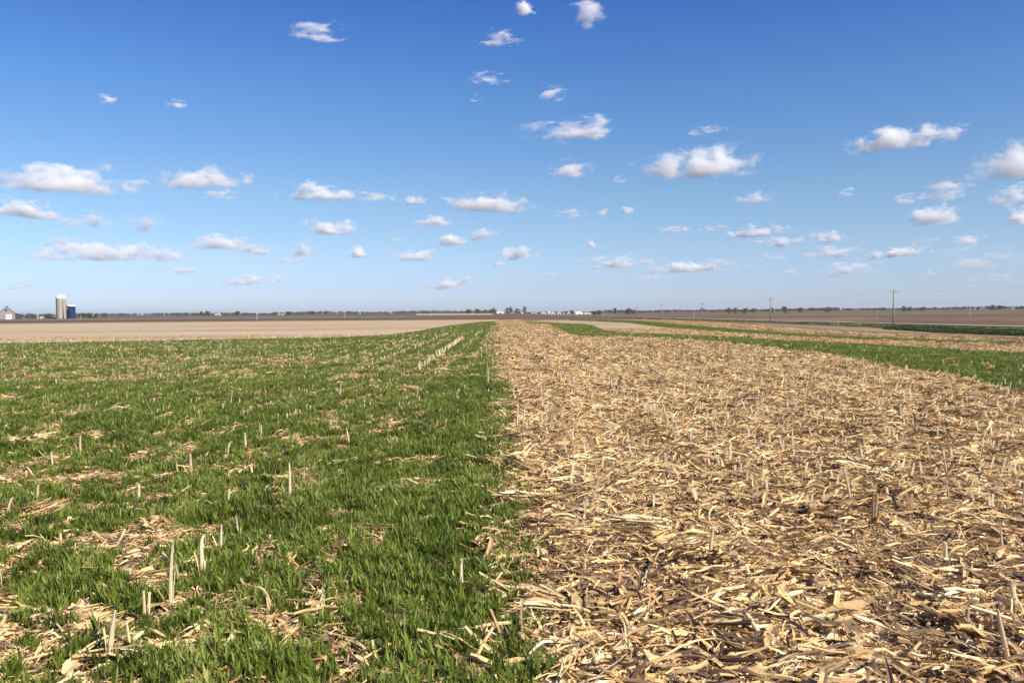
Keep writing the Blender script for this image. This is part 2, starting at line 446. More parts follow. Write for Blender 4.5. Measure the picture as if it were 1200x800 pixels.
def leaf_piece(mb, p, ang, L, w, pitch, roll, curl, tint, n=4, taper=0.35, thick=False):
    """a torn leaf or husk strip: a bent, twisted ribbon with a raised midrib"""
    d, s, u = frame((math.cos(ang) * math.cos(pitch), math.sin(ang) * math.cos(pitch), math.sin(pitch)))
    vs = []
    bend = random.uniform(-0.3, 0.3); wu = ws = 0.0; w0 = random.uniform(0.6, 1.0); r0 = random.uniform(-1.2, 1.2)
    for i in range(n + 1):
        t = i / n
        if 0 < i: wu += random.gauss(0, 0.035) * L; ws += random.gauss(0, 0.03) * L
        c = Vector(p) + d * (L * (t - 0.5)) + u * (curl * L * (4 * t * (1 - t) - 0.5) + wu) + s * (bend * L * (t - 0.5) ** 2 + ws)
        rr = roll + (t - 0.5) * r0
        wv = s * math.cos(rr) + u * math.sin(rr)
        ww = w * (1 - taper * abs(2 * t - 0.7) ** 2) * random.uniform(0.75, 1.15) / 2
        if ww < 0.0008: ww = 0.0008
        up = (wv.cross(d)) * (-ww * 0.5)
        vs += [c - wv * ww, c + up, c + wv * ww]
    fs = []
    for i in range(n):
        k = i * 3
        fs += [(k, k + 3, k + 4, k + 1), (k + 1, k + 4, k + 5, k + 2)]
    mb.add(vs, fs, tint)

def stalk_piece(mb, p, ang, L, r, pitch, tint, n=6, split=False):
    d, s, u = frame((math.cos(ang) * math.cos(pitch), math.sin(ang) * math.cos(pitch), math.sin(pitch)))
    b = random.uniform(-0.05, 0.05)
    segs = 4
    pts = [Vector(p) + d * (L * (i / segs - 0.5)) + s * (b * L * math.sin(3 * i / segs)) for i in range(segs + 1)]
    rad = [r * random.uniform(0.85, 1.15) for _ in pts]
    rad[random.randrange(1, segs)] *= 1.25
    mb.tube(pts, rad, n, tint)

def ptint():
    k = random.random()
    if k < 0.16: return random.uniform(0.03, 0.2)
    if k < 0.38: return random.uniform(0.2, 0.42)
    if k < 0.85: return random.uniform(0.42, 0.74)
    return random.uniform(0.75, 0.95)

def litter_patch(name, rad, n_leaf, n_shred, n_stalk, thick=0.055):
    mb = MB()
    def spot():
        a = random.uniform(0, 2 * math.pi); q = rad * math.sqrt(random.random())
        return q * math.cos(a), q * math.sin(a)
    main = random.uniform(-0.4, 0.4)
    for _ in range(n_leaf):
        x, y = spot()
        leaf_piece(mb, (x, y, random.uniform(0.004, thick)), random.gauss(main, 0.9), *random.choice(((random.uniform(0.07, 0.22), random.uniform(0.006, 0.02)), (random.uniform(.12, .34), random.uniform(.010, .024)), (random.uniform(.10, .24), random.uniform(.022, .050)), (random.uniform(.10, .36), random.uniform(.014, .034)))), random.gauss(0, 0.16),
                   random.gauss(0, 0.5), random.gauss(0.02, 0.045), ptint(), n=random.choice((4, 5)), taper=random.choice((random.uniform(0.1, 0.4), random.uniform(0.45, 0.62), random.uniform(0.5, 0.62))))
    for _ in range(n_shred):
        x, y = spot()
        leaf_piece(mb, (x, y, random.uniform(0.006, thick * 1.15)), random.uniform(0, 6.28), random.uniform(0.03, 0.14), random.uniform(0.002, 0.008), random.gauss(0, 0.3),
                   random.gauss(0, 0.8), random.uniform(-0.05, 0.2), ptint(), n=2, taper=0.6)
    for _ in range(n_stalk):
        x, y = spot()
        stalk_piece(mb, (x, y, random.uniform(0.008, thick * 0.9)), random.gauss(main, 1.0), random.uniform(0.10, 0.44), random.uniform(0.003, 0.009), random.gauss(0, 0.10),
                    random.choice((random.uniform(0.03, 0.22), random.uniform(0.3, 0.9))), n=5)
    o = bpy.data.objects.new(name, mb.mesh(name, M['residue']))
    return o

def blade(mb, x, y, ang, h, w, out, tint, n=3, z0=0.0):
    vs = []; ca, sa = math.cos(ang), math.sin(ang)
    tw = random.uniform(-0.7, 0.7)
    for i in range(n + 1):
        t = i / n
        q = out * t * t; z = z0 + h * (t - 0.22 * out / max(h, .01) * t ** 3)
        wx, wy = -math.sin(ang + tw * t), math.cos(ang + tw * t)
        ww = w * (0.75 + 0.6 * t - 1.30 * t * t) / 2 if i < n else 0
        cx, cy = x + ca * q, y + sa * q
        if i < n: vs += [(cx - wx * ww, cy - wy * ww, z), (cx + wx * ww, cy + wy * ww, z)]
        else: vs.append((cx, cy, z))
    fs = [(2 * i, 2 * i + 1, 2 * i + 3, 2 * i + 2) for i in range(n - 1)] + [(2 * n - 2, 2 * n - 1, 2 * n)]
    mb.add(vs, fs, tint)

def tuft(name, rad, plants, blades, h, w, material='blade', n=3):
    mb = MB()
    for _ in range(plants):
        a = random.uniform(0, 6.28); q = rad * math.sqrt(random.random())
        px, py = q * math.cos(a), q * math.sin(a)
        hh = h * random.uniform(0.65, 1.2)
        pt = random.gauss(0.5, 0.10)
        for _ in range(blades):
            bh = hh * random.uniform(0.45, 1.1)
            t = min(1, max(0, pt + random.gauss(0, 0.12) + (0.4 if random.random() < 0.03 else 0)))
            blade(mb, px + random.gauss(0, 0.008), py + random.gauss(0, 0.008), random.uniform(0, 6.28), bh, w * random.uniform(0.7, 1.25), bh * random.uniform(0.10, 0.62), t, n)
    return bpy.data.objects.new(name, mb.mesh(name, M[material]))

def family(name, objs):
    c = bpy.data.collections.new(name)
    for o in objs: c.objects.link(o)
    return c

def scatter(name, pts, rz, scl, pick, coll, label, tilt=0.12, sz=None):
    """one stuff object: points on the ground, each carrying a piece of the family"""
    n = len(pts)
    me = bpy.data.meshes.new(name)
    me.vertices.add(n); me.vertices.foreach_set('co', np.asarray(pts, dtype=np.float32).ravel())
    rot = np.zeros((n, 3), np.float32); rot[:, 0] = rng.normal(0, tilt, n); rot[:, 1] = rng.normal(0, tilt, n); rot[:, 2] = rz
    sc = np.repeat(np.asarray(scl, np.float32)[:, None], 3, 1)
    if sz is not None: sc[:, 2] *= sz
    a = me.attributes.new('rot', 'FLOAT_VECTOR', 'POINT'); a.data.foreach_set('vector', rot.ravel())
    a = me.attributes.new('scl', 'FLOAT_VECTOR', 'POINT'); a.data.foreach_set('vector', sc.ravel())
    a = me.attributes.new('pick', 'INT', 'POINT'); a.data.foreach_set('value', np.asarray(pick, np.int32))
    o = link(name, me)
    g = bpy.data.node_groups.new(name + '_scatter', 'GeometryNodeTree')
    g.interface.new_socket('Geometry', in_out='INPUT', socket_type='NodeSocketGeometry')
    g.interface.new_socket('Geometry', in_out='OUTPUT', socket_type='NodeSocketGeometry')
    N, L = g.nodes, g.links
    gi, go = N.new('NodeGroupInput'), N.new('NodeGroupOutput')
    ip = N.new('GeometryNodeInstanceOnPoints'); ci = N.new('GeometryNodeCollectionInfo')
    ci.inputs['Collection'].default_value = coll
    ci.inputs['Separate Children'].default_value = True; ci.inputs['Reset Children'].default_value = True
    ip.inputs['Pick Instance'].default_value = True
    def named(nm, ty):
        q = N.new('GeometryNodeInputNamedAttribute'); q.data_type = ty; q.inputs['Name'].default_value = nm; return q.outputs['Attribute']
    L.new(gi.outputs[0], ip.inputs['Points']); L.new(ci.outputs[0], ip.inputs['Instance'])
    L.new(named('pick', 'INT'), ip.inputs['Instance Index'])
    L.new(named('rot', 'FLOAT_VECTOR'), ip.inputs['Rotation']); L.new(named('scl', 'FLOAT_VECTOR'), ip.inputs['Scale'])
    L.new(ip.outputs[0], go.inputs[0])
    md = o.modifiers.new('scatter', 'NODES'); md.node_group = g
    tag(o, label, kind='stuff')
    return o

LIT = family('litter_pieces', [litter_patch('litter_patch', 0.30, 66, 130, 13) for _ in range(10)])
LITF = family('far_litter_pieces', [litter_patch('litter_patch', 0.55, 130, 130, 26, 0.06) for _ in range(5)])
TUFT = family('tufts', [tuft('tuft', 0.055, random.choice((3, 4, 5)), 12, 0.115, 0.0150) for _ in range(10)])
TUFTF = family('far_tufts', [tuft('tuft', 0.30, 46, 6, 0.125, 0.013, n=2) for _ in range(6)])

HALF = 0.70
def cone(n, y0, y1, xmin=None, xmax=None, pad=1.5):
    """n random ground points per square metre inside the view's wedge (a little wider than the view)"""
    area = HALF * (y1 * y1 - y0 * y0) + 2 * pad * (y1 - y0)
    k = int(n * area)
    u = rng.random(k)
    y = np.sqrt(y0 * y0 + u * (y1 * y1 - y0 * y0))
    x = (rng.random(k) * 2 - 1) * (HALF * y + pad)
    ok = np.ones(k, bool)
    if xmin is not None: ok &= x > xmin
    if xmax is not None: ok &= x < xmax
    return x[ok], y[ok]

def at3(x, y, dz=0.0): return np.stack([x, y, height(x, y) + dz], 1)

_sa, _sb = interp(sA, 300), interp(sB, 300)
def strip_near(x, y):
    """signed: >0 where a point lies beyond the near edge of the green strip on the right"""
    o = np.argsort(sA[:, 1]); 
    ex = np.interp(y, sA[o, 1], sA[o, 0], left=99)
    return x - ex

# bare gaps in the green plot, long along the drill rows
def cover(x, y):
    g = 0.78 * fbm(x / 0.21 + 40, y / 0.30, 3) + 0.22 * fbm(x / 1.3 + 7, y / 1.7 + 3, 2)
    gate = 0.476 - 0.103 * sstep(8, 21, y) - 0.03 * sstep(-3.0, -0.8, x) - 0.05 * sstep(-1.6, -0.4, x) * (1 - sstep(9, 14, y))
    gate = gate - 0.055 * sstep(-1.5, -0.5, x)
    return g - gate

# --- residue on the right
x, y = cone(66, 2.6, 9, xmin=0.10)
thin_ = fbm(x / 1.1, y / 1.4 + 50, 3) > 0.10 + 0.25 * rng.random(len(x))
x, y = x[thin_], y[thin_]; n = len(x)
scatter('corn_litter', at3(x, y), rng.normal(0, 0.9, n) + np.pi * (rng.random(n) < .5), rng.uniform(0.75, 1.2, n), rng.integers(0, 10, n), LIT,
        'chopped tan corn leaves, husks and stalks carpeting the right field', 0.10)
x, y = cone(38, 9, 24, xmin=0.06); s = (strip_near(x, y) < -0.25) & (fbm(x / 1.1, y / 1.4 + 50, 3) > 0.10 + 0.28 * rng.random(len(x))); x, y = x[s], y[s]; n = len(x)
scatter('corn_litter', at3(x, y), rng.normal(0, 0.9, n) + np.pi * (rng.random(n) < .5), rng.uniform(0.8, 1.2, n), rng.integers(0, 10, n), LIT,
        'chopped corn residue in the middle distance of the right field', 0.12)
x, y = cone(7.5, 24, 62, xmin=-0.05); s = (strip_near(x, y) < -0.4); x, y = x[s], y[s]; n = len(x)
scatter('corn_litter', at3(x, y), rng.normal(0, 0.9, n), rng.uniform(0.8, 1.3, n), rng.integers(0, 5, n), LITF,
        'corn residue thinning into the distance before the curved strip', 0.08, 1.3)
x, y = cone(2.0, 62, 165, xmin=0.15, xmax=12); s = (strip_near(x, y) < 0); x, y = x[s], y[s]; n = len(x)
scatter('corn_litter', at3(x, y), rng.normal(0, 0.9, n), rng.uniform(0.9, 1.4, n), rng.integers(0, 5, n), LITF,
        'far narrow tongue of tan residue running to the horizon', 0.05, 1.6)
# --- residue between the green plants
x, y = cone(26, 2.6, 10, xmax=0.1); s = (fbm(x / 1.1, y / 1.4 + 20, 3) > 0.10 + 0.2 * rng.random(len(x))) & (cover(x, y) < 0.12); x, y = x[s], y[s]; n = len(x)
scatter('corn_litter', at3(x, y), rng.normal(0, 1.2, n), rng.uniform(0.5, 0.9, n), rng.integers(0, 10, n), LIT, 'tan corn residue showing between the green tufts', 0.12)
x, y = cone(22, 10, 30, xmax=0.1); s = (cover(x, y) < 0.02); x, y = x[s], y[s]; n = len(x)
scatter('corn_litter', at3(x, y), rng.normal(0, 1.2, n), rng.uniform(0.4, 0.85, n), rng.integers(0, 10, n), LIT, 'pale residue patches in the farther green plot', 0.15, 1.4)
x, y = cone(1.6, 14, 95, xmax=-0.7); s = (y < green_far(x)) & (fbm(x / 1.5, y / 2.5, 3) < 0.45); x, y = x[s], y[s]; n = len(x)
scatter('corn_litter', at3(x, y, 0.03), rng.normal(0, 1.2, n), rng.uniform(0.3, 0.6, n), rng.integers(0, 10, n), LIT, 'faint pale residue flecks at the back of the green plot', 0.3, 2.0)
x, y = cone(15, 5, 30, xmax=-0.7); s = (fbm(x / 0.8 + 3, y / 1.2 + 8, 3) > 0.50) & (y < green_far(x)); x, y = x[s], y[s]; n = len(x)
scatter('corn_litter', at3(x, y, 0.035), rng.random(n) * 6.28, rng.uniform(0.12, 0.34, n), rng.integers(0, 10, n), LIT, 'small pale straw flecks caught among the green blades', 0.35, 2.2)
# --- stubble texture of the far left field
x, y = cone(0.5, 44, 62, xmax=-2); s = (y > green_far(x) + 0.3); x, y = x[s], y[s]; n = len(x)
scatter('corn_stubble', at3(x, y), rng.normal(0, 1.0, n), rng.uniform(0.3, 0.6, n), rng.integers(0, 5, n), LITF, 'pale stubble of the left tan field', 0.05, 1.2)

# --- green cover crop, left plot
def seam_ok(x, y):
    rag = seam(y) + 0.03 + 0.20 * (fbm(y / 0.5, x * 0 + 3.3, 3) - 0.45)
    return x < rag
x, y = cone(360, 2.6, 9, xmax=0.6, pad=0.6); s = (cover(x, y) > rng.normal(0, 0.025, len(x))) & seam_ok(x, y); x, y = x[s], y[s]; n = len(x)
c = cover(x, y)
scatter('cover_crop', at3(x, y, 0.008), rng.random(n) * 6.28, rng.uniform(0.5, 1.2, n) * (0.8 + 1.8 * np.clip(c, 0, 0.15)), rng.integers(0, 10, n), TUFT,
        'bright green young cereal tufts of the near left plot', 0.12)
x, y = cone(210, 9, 19, xmax=0.6, pad=0.6); s = (cover(x, y) > rng.normal(0, 0.02, len(x))) & seam_ok(x, y); x, y = x[s], y[s]; n = len(x)
scatter('cover_crop', at3(x, y, 0.008), rng.random(n) * 6.28, rng.uniform(0.8, 1.35, n), rng.integers(0, 10, n), TUFT, 'green cereal tufts in the middle of the left plot', 0.12)
x, y = cone(16, 19, 60, xmax=0.2); s = (cover(x, y) > -0.035) & seam_ok(x + 0.25, y) & (y < green_far(x)); x, y = x[s], y[s]; n = len(x)
scatter('cover_crop', at3(x, y), rng.random(n) * 6.28, rng.uniform(0.7, 1.15, n), rng.integers(0, 6, n), TUFTF, 'dense green cover at the back of the left plot', 0.06)
x, y = cone(11, 60, 158, xmin=-12, xmax=0.2); s = (y < green_far(x)) & (x < -0.05) ; x, y = x[s], y[s]; n = len(x)
scatter('cover_crop', at3(x, y), rng.random(n) * 6.28, rng.uniform(0.9, 1.3, n), rng.integers(0, 6, n), TUFTF, 'far green tongue of the left plot narrowing to the horizon', 0.06)

# --- green on the strips at the right
def in_ribbon(a, b, dens, inset=0.02):
    out = []
    A, B = interp(a, 400), interp(b, 400)
    for i in range(399):
        q = np.array([A[i], A[i + 1], B[i + 1], B[i]])
        area = 0.5 * abs((q[2, 0] - q[0, 0]) * (q[3, 1] - q[1, 1]) - (q[3, 0] - q[1, 0]) * (q[2, 1] - q[0, 1]))
        k = rng.poisson(dens * area)
        if not k: continue
        u, v = rng.random(k)[:, None], rng.random(k)[:, None] * (1 - 2 * inset) + inset
        out.append((q[0] * (1 - u) + q[1] * u) * (1 - v) + (q[3] * (1 - u) + q[2] * u) * v)
    p = np.concatenate(out); return p[:, 0], p[:, 1]
x, y = in_ribbon(sA, sB, 16); s = y < 120; x, y = x[s], y[s]; n = len(x)
scatter('cover_crop', at3(x, y), rng.random(n) * 6.28, rng.uniform(0.75, 1.25, n), rng.integers(0, 6, n), TUFTF, 'dark green cover of the curved strip on the right', 0.06)
x, y = in_ribbon(tA, tB, 7); s = y < 160; x, y = x[s], y[s]; n = len(x)
scatter('cover_crop', at3(x, y), rng.random(n) * 6.28, rng.uniform(0.8, 1.2, n), rng.integers(0, 6, n), TUFTF, 'green cover of the narrow strip behind the curved one', 0.06)
x, y = in_ribbon(sA, sB, 0.9); n = len(x)
scatter('corn_litter', at3(x, y, 0.05), rng.random(n) * 6.28, rng.uniform(0.2, 0.45, n), rng.integers(0, 10, n), LIT, 'pale flecks of residue in the curved green strip', 0.5, 2.5)
x, y = in_ribbon(tB, dA if False else [ground_at(*p) for p in ((765, 375), (850, 379), (925, 384.5), (1000, 389.6), (1100, 393.6), (1200, 396.6), (1300, 400))], 1.3); n = len(x)
scatter('corn_litter', at3(x, y, 0.04), rng.random(n) * 6.28, rng.uniform(0.3, 0.9, n), rng.integers(0, 5, n), LITF, 'patchy residue on the worked reddish strip', 0.08)
x, y = in_ribbon(sB, tA, 4); s = y < 75; x, y = x[s], y[s]; n = len(x)
scatter('corn_litter', at3(x, y), rng.random(n) * 6.28, rng.uniform(0.7, 1.1, n), rng.integers(0, 5, n), LITF, 'residue of the pale strip between the green ones', 0.06)
# rough grass of the verge and ditch
DG = family('ditch_tufts', [tuft('ditch_tuft', 1.1, 60, 7, 0.22, 0.05, 'ditch_blade', n=2) for _ in range(4)])
VG = family('verge_tufts', [tuft('verge_tuft', 1.1, 60, 7, 0.55, 0.05, 'verge_blade', n=2) for _ in range(4)])
x, y = in_ribbon(dA, dB, 1.3); s = rng.random(len(x)) < sstep(0.30, 0.5, fbm(x / 9, y / 9, 3)); x, y = x[s], y[s]; k = len(x)
scatter('ditch_grass_tufts', at3(x, y), rng.random(k) * 6.28, rng.uniform(0.7, 1.3, k), rng.integers(0, 4, k), DG, 'tall dark grass filling the ditch', 0.05)
k = 1500; x = rng.uniform(42, 114, k); y = rng.uniform(70, 420, k); s = (y > 1.55 * x + 8); x, y = x[s], y[s]; k = len(x)
scatter('verge_grass_tufts', at3(x, y), rng.random(k) * 6.28, rng.uniform(0.4, 0.8, k), rng.integers(0, 4, k), VG, 'sparse rough grass along the roadside', 0.05)

# ------------------------------------------------------------------ far farm buildings
def gable(name, px, dist, w, depth, eave, ridge, wall_m, roof_m, label, rz=0.0, cat='building', door=None, windows=0, group=None, over=0.4):
    x, y = col_at(px, dist)
    t = empty(name, (x, y, H(x, y) - 0.1), rz)
    tag(t, label, cat, group)
    mb = MB()
    vs = [(-w / 2, -depth / 2, 0), (w / 2, -depth / 2, 0), (w / 2, depth / 2, 0), (-w / 2, depth / 2, 0),
          (-w / 2, -depth / 2, eave), (w / 2, -depth / 2, eave), (w / 2, depth / 2, eave), (-w / 2, depth / 2, eave), (0, -depth / 2, ridge), (0, depth / 2, ridge)]
    mb.add(vs, [(0, 1, 5, 8, 4), (2, 3, 7, 9, 6), (1, 2, 6, 5), (3, 0, 4, 7)])
    mb.build('wall', wall_m, t)
    mb = MB()
    for s in (-1, 1):
        ex, ez = s * (w / 2 + over), eave - over * (ridge - eave) / (w / 2)
        yy = depth / 2 + over
        q = [(0, -yy, ridge + 0.05), (ex, -yy, ez + 0.05), (ex, yy, ez + 0.05), (0, yy, ridge + 0.05)]
        q2 = [(a, b, c + 0.22) for a, b, c in q]
        mb.add(q + q2, [(0, 1, 2, 3), (7, 6, 5, 4), (0, 4, 5, 1), (1, 5, 6, 2), (2, 6, 7, 3), (3, 7, 4, 0)])
    mb.build('roof', roof_m, t)
    if door:
        dx, dw, dh, dm = door
        mb = MB(); mb.box((dx, -depth / 2 - 0.06, dh / 2 + 0.05), (dw, 0.1, dh)); mb.build('door', dm, t)
    for k in range(windows):
        mb = MB(); mb.box((-w / 2 + w * (k + 0.5) / windows, -depth / 2 - 0.05, eave * 0.55), (0.9, 0.08, 1.2)); mb.build('window', M['dark'], t)
    return t

px2m = lambda px, d: px * d / FPX
# grey barn with white door
D = 700
b = gable('barn', 7.6, D, px2m(14, D), 14, px2m(6.0, D), px2m(12.4, D), M['barn'], M['roof'], 'grey gabled barn with a white door and dark lean-to at the left edge', 0.56, 'barn',
          door=(px2m(1.6, D), px2m(4.8, D), px2m(5.0, D), M['white']))
mb = MB(); lw = px2m(6.0, D); x0 = px2m(7.1, D)
mb.add([(x0, -6, 0), (x0 + lw, -6, 0), (x0 + lw, 6, 0), (x0, 6, 0), (x0, -6, px2m(6.4, D)), (x0 + lw, -6, px2m(5.0, D)), (x0 + lw, 6, px2m(5.0, D)), (x0, 6, px2m(6.4, D))],
       [(0, 1, 5, 4), (1, 2, 6, 5), (2, 3, 7, 6), (4, 5, 6, 7)])
mb.build('lean_to', M['dark'], b)
mb = MB(); mb.box((-px2m(0.6, D), -7.1, px2m(9.2, D)), (1.3, 0.12, 1.3)); mb.build('loft_opening', M['dark'], b)
mb = MB(); mb.box((0.3, -3, px2m(12.7, D)), (1.6, 1.6, 1.4)); mb.build('cupola', M['roof'], b)

def ring(mb, r, z0, z1, n=28, r2=None):
    r2 = r if r2 is None else r2
    vs = [(r * math.cos(2 * math.pi * k / n), r * math.sin(2 * math.pi * k / n), z0) for k in range(n)] + [(r2 * math.cos(2 * math.pi * k / n), r2 * math.sin(2 * math.pi * k / n), z1) for k in range(n)]
    mb.add(vs, [(k, (k + 1) % n, n + (k + 1) % n, n + k) for k in range(n)])
def dome(mb, r, z, h, n=28, m=6):
    for j in range(m):
        a, b_ = j / m * math.pi / 2, (j + 1) / m * math.pi / 2
        ring(mb, r * math.cos(a), z + h * math.sin(a), z + h * math.sin(b_), n, max(0.02, r * math.cos(b_)))
# concrete stave silo with white dome
x, y = col_at(71.8, D); r = px2m(4.65, D); hh = px2m(21.6, D)
t = empty('silo', (x, y, H(x, y) - 0.2)); tag(t, 'tall pale concrete silo with a white domed cap', 'silo')
mb = MB(); ring(mb, r, 0, hh); mb.build('silo_wall', M['concrete'], t, True)
mb = MB(); dome(mb, r * 1.03, hh, px2m(3.9, D)); ring(mb, r * 1.03, hh - 0.5, hh); mb.build('dome', M['white'], t, True)
for k in range(14):
    mb = MB(); z = 0.8 + k * (hh - 1.4) / 13; ring(mb, r + 0.05, z, z + 0.12); mb.build('hoop', M['hoop'], t)
mb = MB(); mb.tube([(r * 0.82, -r * 0.66, 0), (r * 0.82, -r * 0.66, hh - 0.3)], 0.55, 10); mb.build('chute', M['hoop'], t, True)
mb = MB(); mb.tube([(r * 0.5, 0, hh + px2m(3.0, D)), (r * 0.5, 0, hh + px2m(5.6, D))], 0.08, 5); mb.build('rod', M['hoop'], t)
# navy steel silo with pale roof
x, y = col_at(83.2, D + 6); r = px2m(4.3, D); hh = px2m(13.3, D)
t = empty('silo', (x, y, H(x, y) - 0.2)); tag(t, 'shorter navy blue steel silo with a white rimmed roof and small white emblem', 'silo')
mb = MB(); ring(mb, r, 0, hh); mb.build('silo_wall', M['navy'], t, True)
mb = MB(); ring(mb, r + 0.06, hh - 0.1, hh + 0.85); ring(mb, r + 0.06, hh + 0.85, hh + 1.5, r2=0.9); ring(mb, 0.9, hh + 1.5, hh + 1.52, r2=0.01); mb.build('roof', M['white'], t, True)
mb = MB(); mb.tube([(0, 0, hh + 1.4), (0, 0, hh + 2.0)], 0.7, 10); mb.tube([(0, 0, hh + 2.0), (0, 0, hh + 2.15)], 1.0, 10); mb.build('roof_vent', M['hoop'], t)
for k in range(8):
    mb = MB(); z = 0.6 + k * (hh - 1.0) / 7.5; ring(mb, r + 0.04, z, z + 0.10); mb.build('seam', M['navy'], t)
mb = MB()
for i in range(4):
    a0 = math.pi * 1.5 - 0.75 + i * 0.11; a1 = a0 + 0.11; q = r + 0.05
    mb.add([(q * math.cos(a0), q * math.sin(a0), hh - 2.4), (q * math.cos(a1), q * math.sin(a1), hh - 2.4), (q * math.cos(a1), q * math.sin(a1), hh - 0.9), (q * math.cos(a0), q * math.sin(a0), hh - 0.9)], [(0, 1, 2, 3)])
mb.build('emblem', M['white'], t)

M['dusty'] = plain('dusty_roof', (0.45, 0.44, 0.43), 0.6, 0.1, 0.5)
M['cream'] = plain('cream_siding', (0.62, 0.58, 0.50), 0.8, 0.08, 0.5)
DB = 1250
BLD = [  # px, width px, height px, wall, roof, label
 (586.3, 8.4, 4.0, 'white', 'white', 'bright white shed standing alone left of the dark tree clump', 'shed'),
 (600.5, 3.8, 3.6, 'cream', 'cream', 'small cream shed between the two dark tree clumps', 'shed'),
 (612.0, 3.0, 3.4, 'cream', 'roof', 'cream hut at the right foot of the dark tree clump', 'hut'),
 (626.0, 7.0, 2.6, 'dusty', 'dusty', 'long low grey shed at the left end of the far farmstead', 'shed'),
 (637.0, 6.0, 3.6, 'cream', 'dusty', 'cream house with grey roof in the far farmstead', 'house'),
 (644.0, 3.6, 4.2, 'white', 'white', 'narrow white house in the far farmstead', 'house'),
 (648.5, 3.8, 3.8, 'white', 'dusty', 'white house with grey roof beside the narrow white one', 'house'),
 (655.5, 4.2, 4.0, 'white', 'dusty', 'middle white house of the far farmstead', 'house'),
 (661.0, 2.6, 3.2, 'dusty', 'white', 'small grey outbuilding left of the far trees', 'shed'),
 (666.5, 3.4, 3.6, 'white', 'white', 'last white house before the far trees', 'house'),
 (678.0, 9.0, 3.8, 'white', 'white', 'long white shed on the right of the far farmstead', 'shed'),
 (688.0, 8.0, 2.6, 'cream', 'cream', 'low cream barn at the right end of the far farmstead', 'barn'),
 (255.5, 6.0, 2.6, 'cream', 'dusty', 'small pale house right of the clump of trees on the left horizon', 'house'),
 (329.0, 7.0, 1.8, 'dusty', 'dusty', 'low grey shed on the left horizon', 'shed'),
 (48.8, 2.2, 2.2, 'white', 'white', 'tiny white hut between the grey barn and the silos', 'hut'),
 (61.0, 13.0, 2.0, 'dusty', 'dusty', 'low grey cattle shed left of the pale silo', 'shed'),
 (22.5, 5.0, 2.0, 'brick', 'dusty', 'low red shed just right of the grey barn', 'shed'),
]
for (px, w, h, wm, rm, lab, cat) in BLD:
    d = 720 if px < 100 else DB
    gable({'house': 'house', 'shed': 'shed', 'hut': 'hut', 'barn': 'barn'}[cat], px, d, px2m(w, d), px2m(w, d) * 0.8, px2m(h * 0.62, d), px2m(h, d) , M[wm], M[rm], lab, random.uniform(-0.15, 0.15), cat,
          door=(0.2, 1.6, px2m(h * 0.4, d), M['dark']) if cat != 'hut' else None, windows=2 if cat == 'house' else 0)

# ------------------------------------------------------------------ trees
def tree_mesh(h, cw, crown_m, n_clump=26, base=0.25, seed=0, gaps=0.8):
    rs = random.Random(seed)
    tr = MB()
    tr.tube([(0, 0, 0), (0.05 * h * rs.uniform(-.3, .3), 0, h * 0.4), (0, 0.02 * h, h * 0.72)], [h * 0.03, h * 0.022, h * 0.008], 7)
    for k in range(6):
        a = rs.uniform(0, 6.28); z = h * rs.uniform(0.22, 0.55)
        tr.tube([(0, 0, z), (cw * 0.2 * math.cos(a), cw * 0.2 * math.sin(a), z + h * 0.13), (cw * 0.38 * math.cos(a), cw * 0.38 * math.sin(a), z + h * 0.22)], [h * 0.012, h * 0.008, h * 0.003], 5)
    cr = MB()
    for k in range(n_clump):
        zc = base + (1 - base) * rs.random() ** 0.9
        env = math.sqrt(max(0.05, 1 - ((zc - (base + 0.4 * (1 - base))) / (0.62 * (1 - base))) ** 2))
        a = rs.uniform(0, 6.28); q = cw / 2 * env * rs.uniform(0.15, 0.95)
        c = Vector((q * math.cos(a), q * math.sin(a), h * zc * 0.95))
        cs = cw * rs.uniform(0.09, 0.19)
        tint = rs.uniform(0.15, 0.85)
        for _ in range(30):
            d = Vector((rs.gauss(0, 1), rs.gauss(0, 1), rs.gauss(0, 0.8))); d = d.normalized() * cs * rs.uniform(0.4, 1.1)
            n = Vector((rs.gauss(0, 1), rs.gauss(0, 1), rs.gauss(0, 1))).normalized(); u = n.orthogonal().normalized(); w = n.cross(u)
            s = h * rs.uniform(0.018, 0.034) * gaps
            p = c + d
            cr.add([p - u * s, p + w * s * 0.6, p + u * s, p - w * s * 0.6], [(0, 1, 2, 3)], min(1, max(0, tint + rs.gauss(0, .12))))
    return tr, cr, crown_m
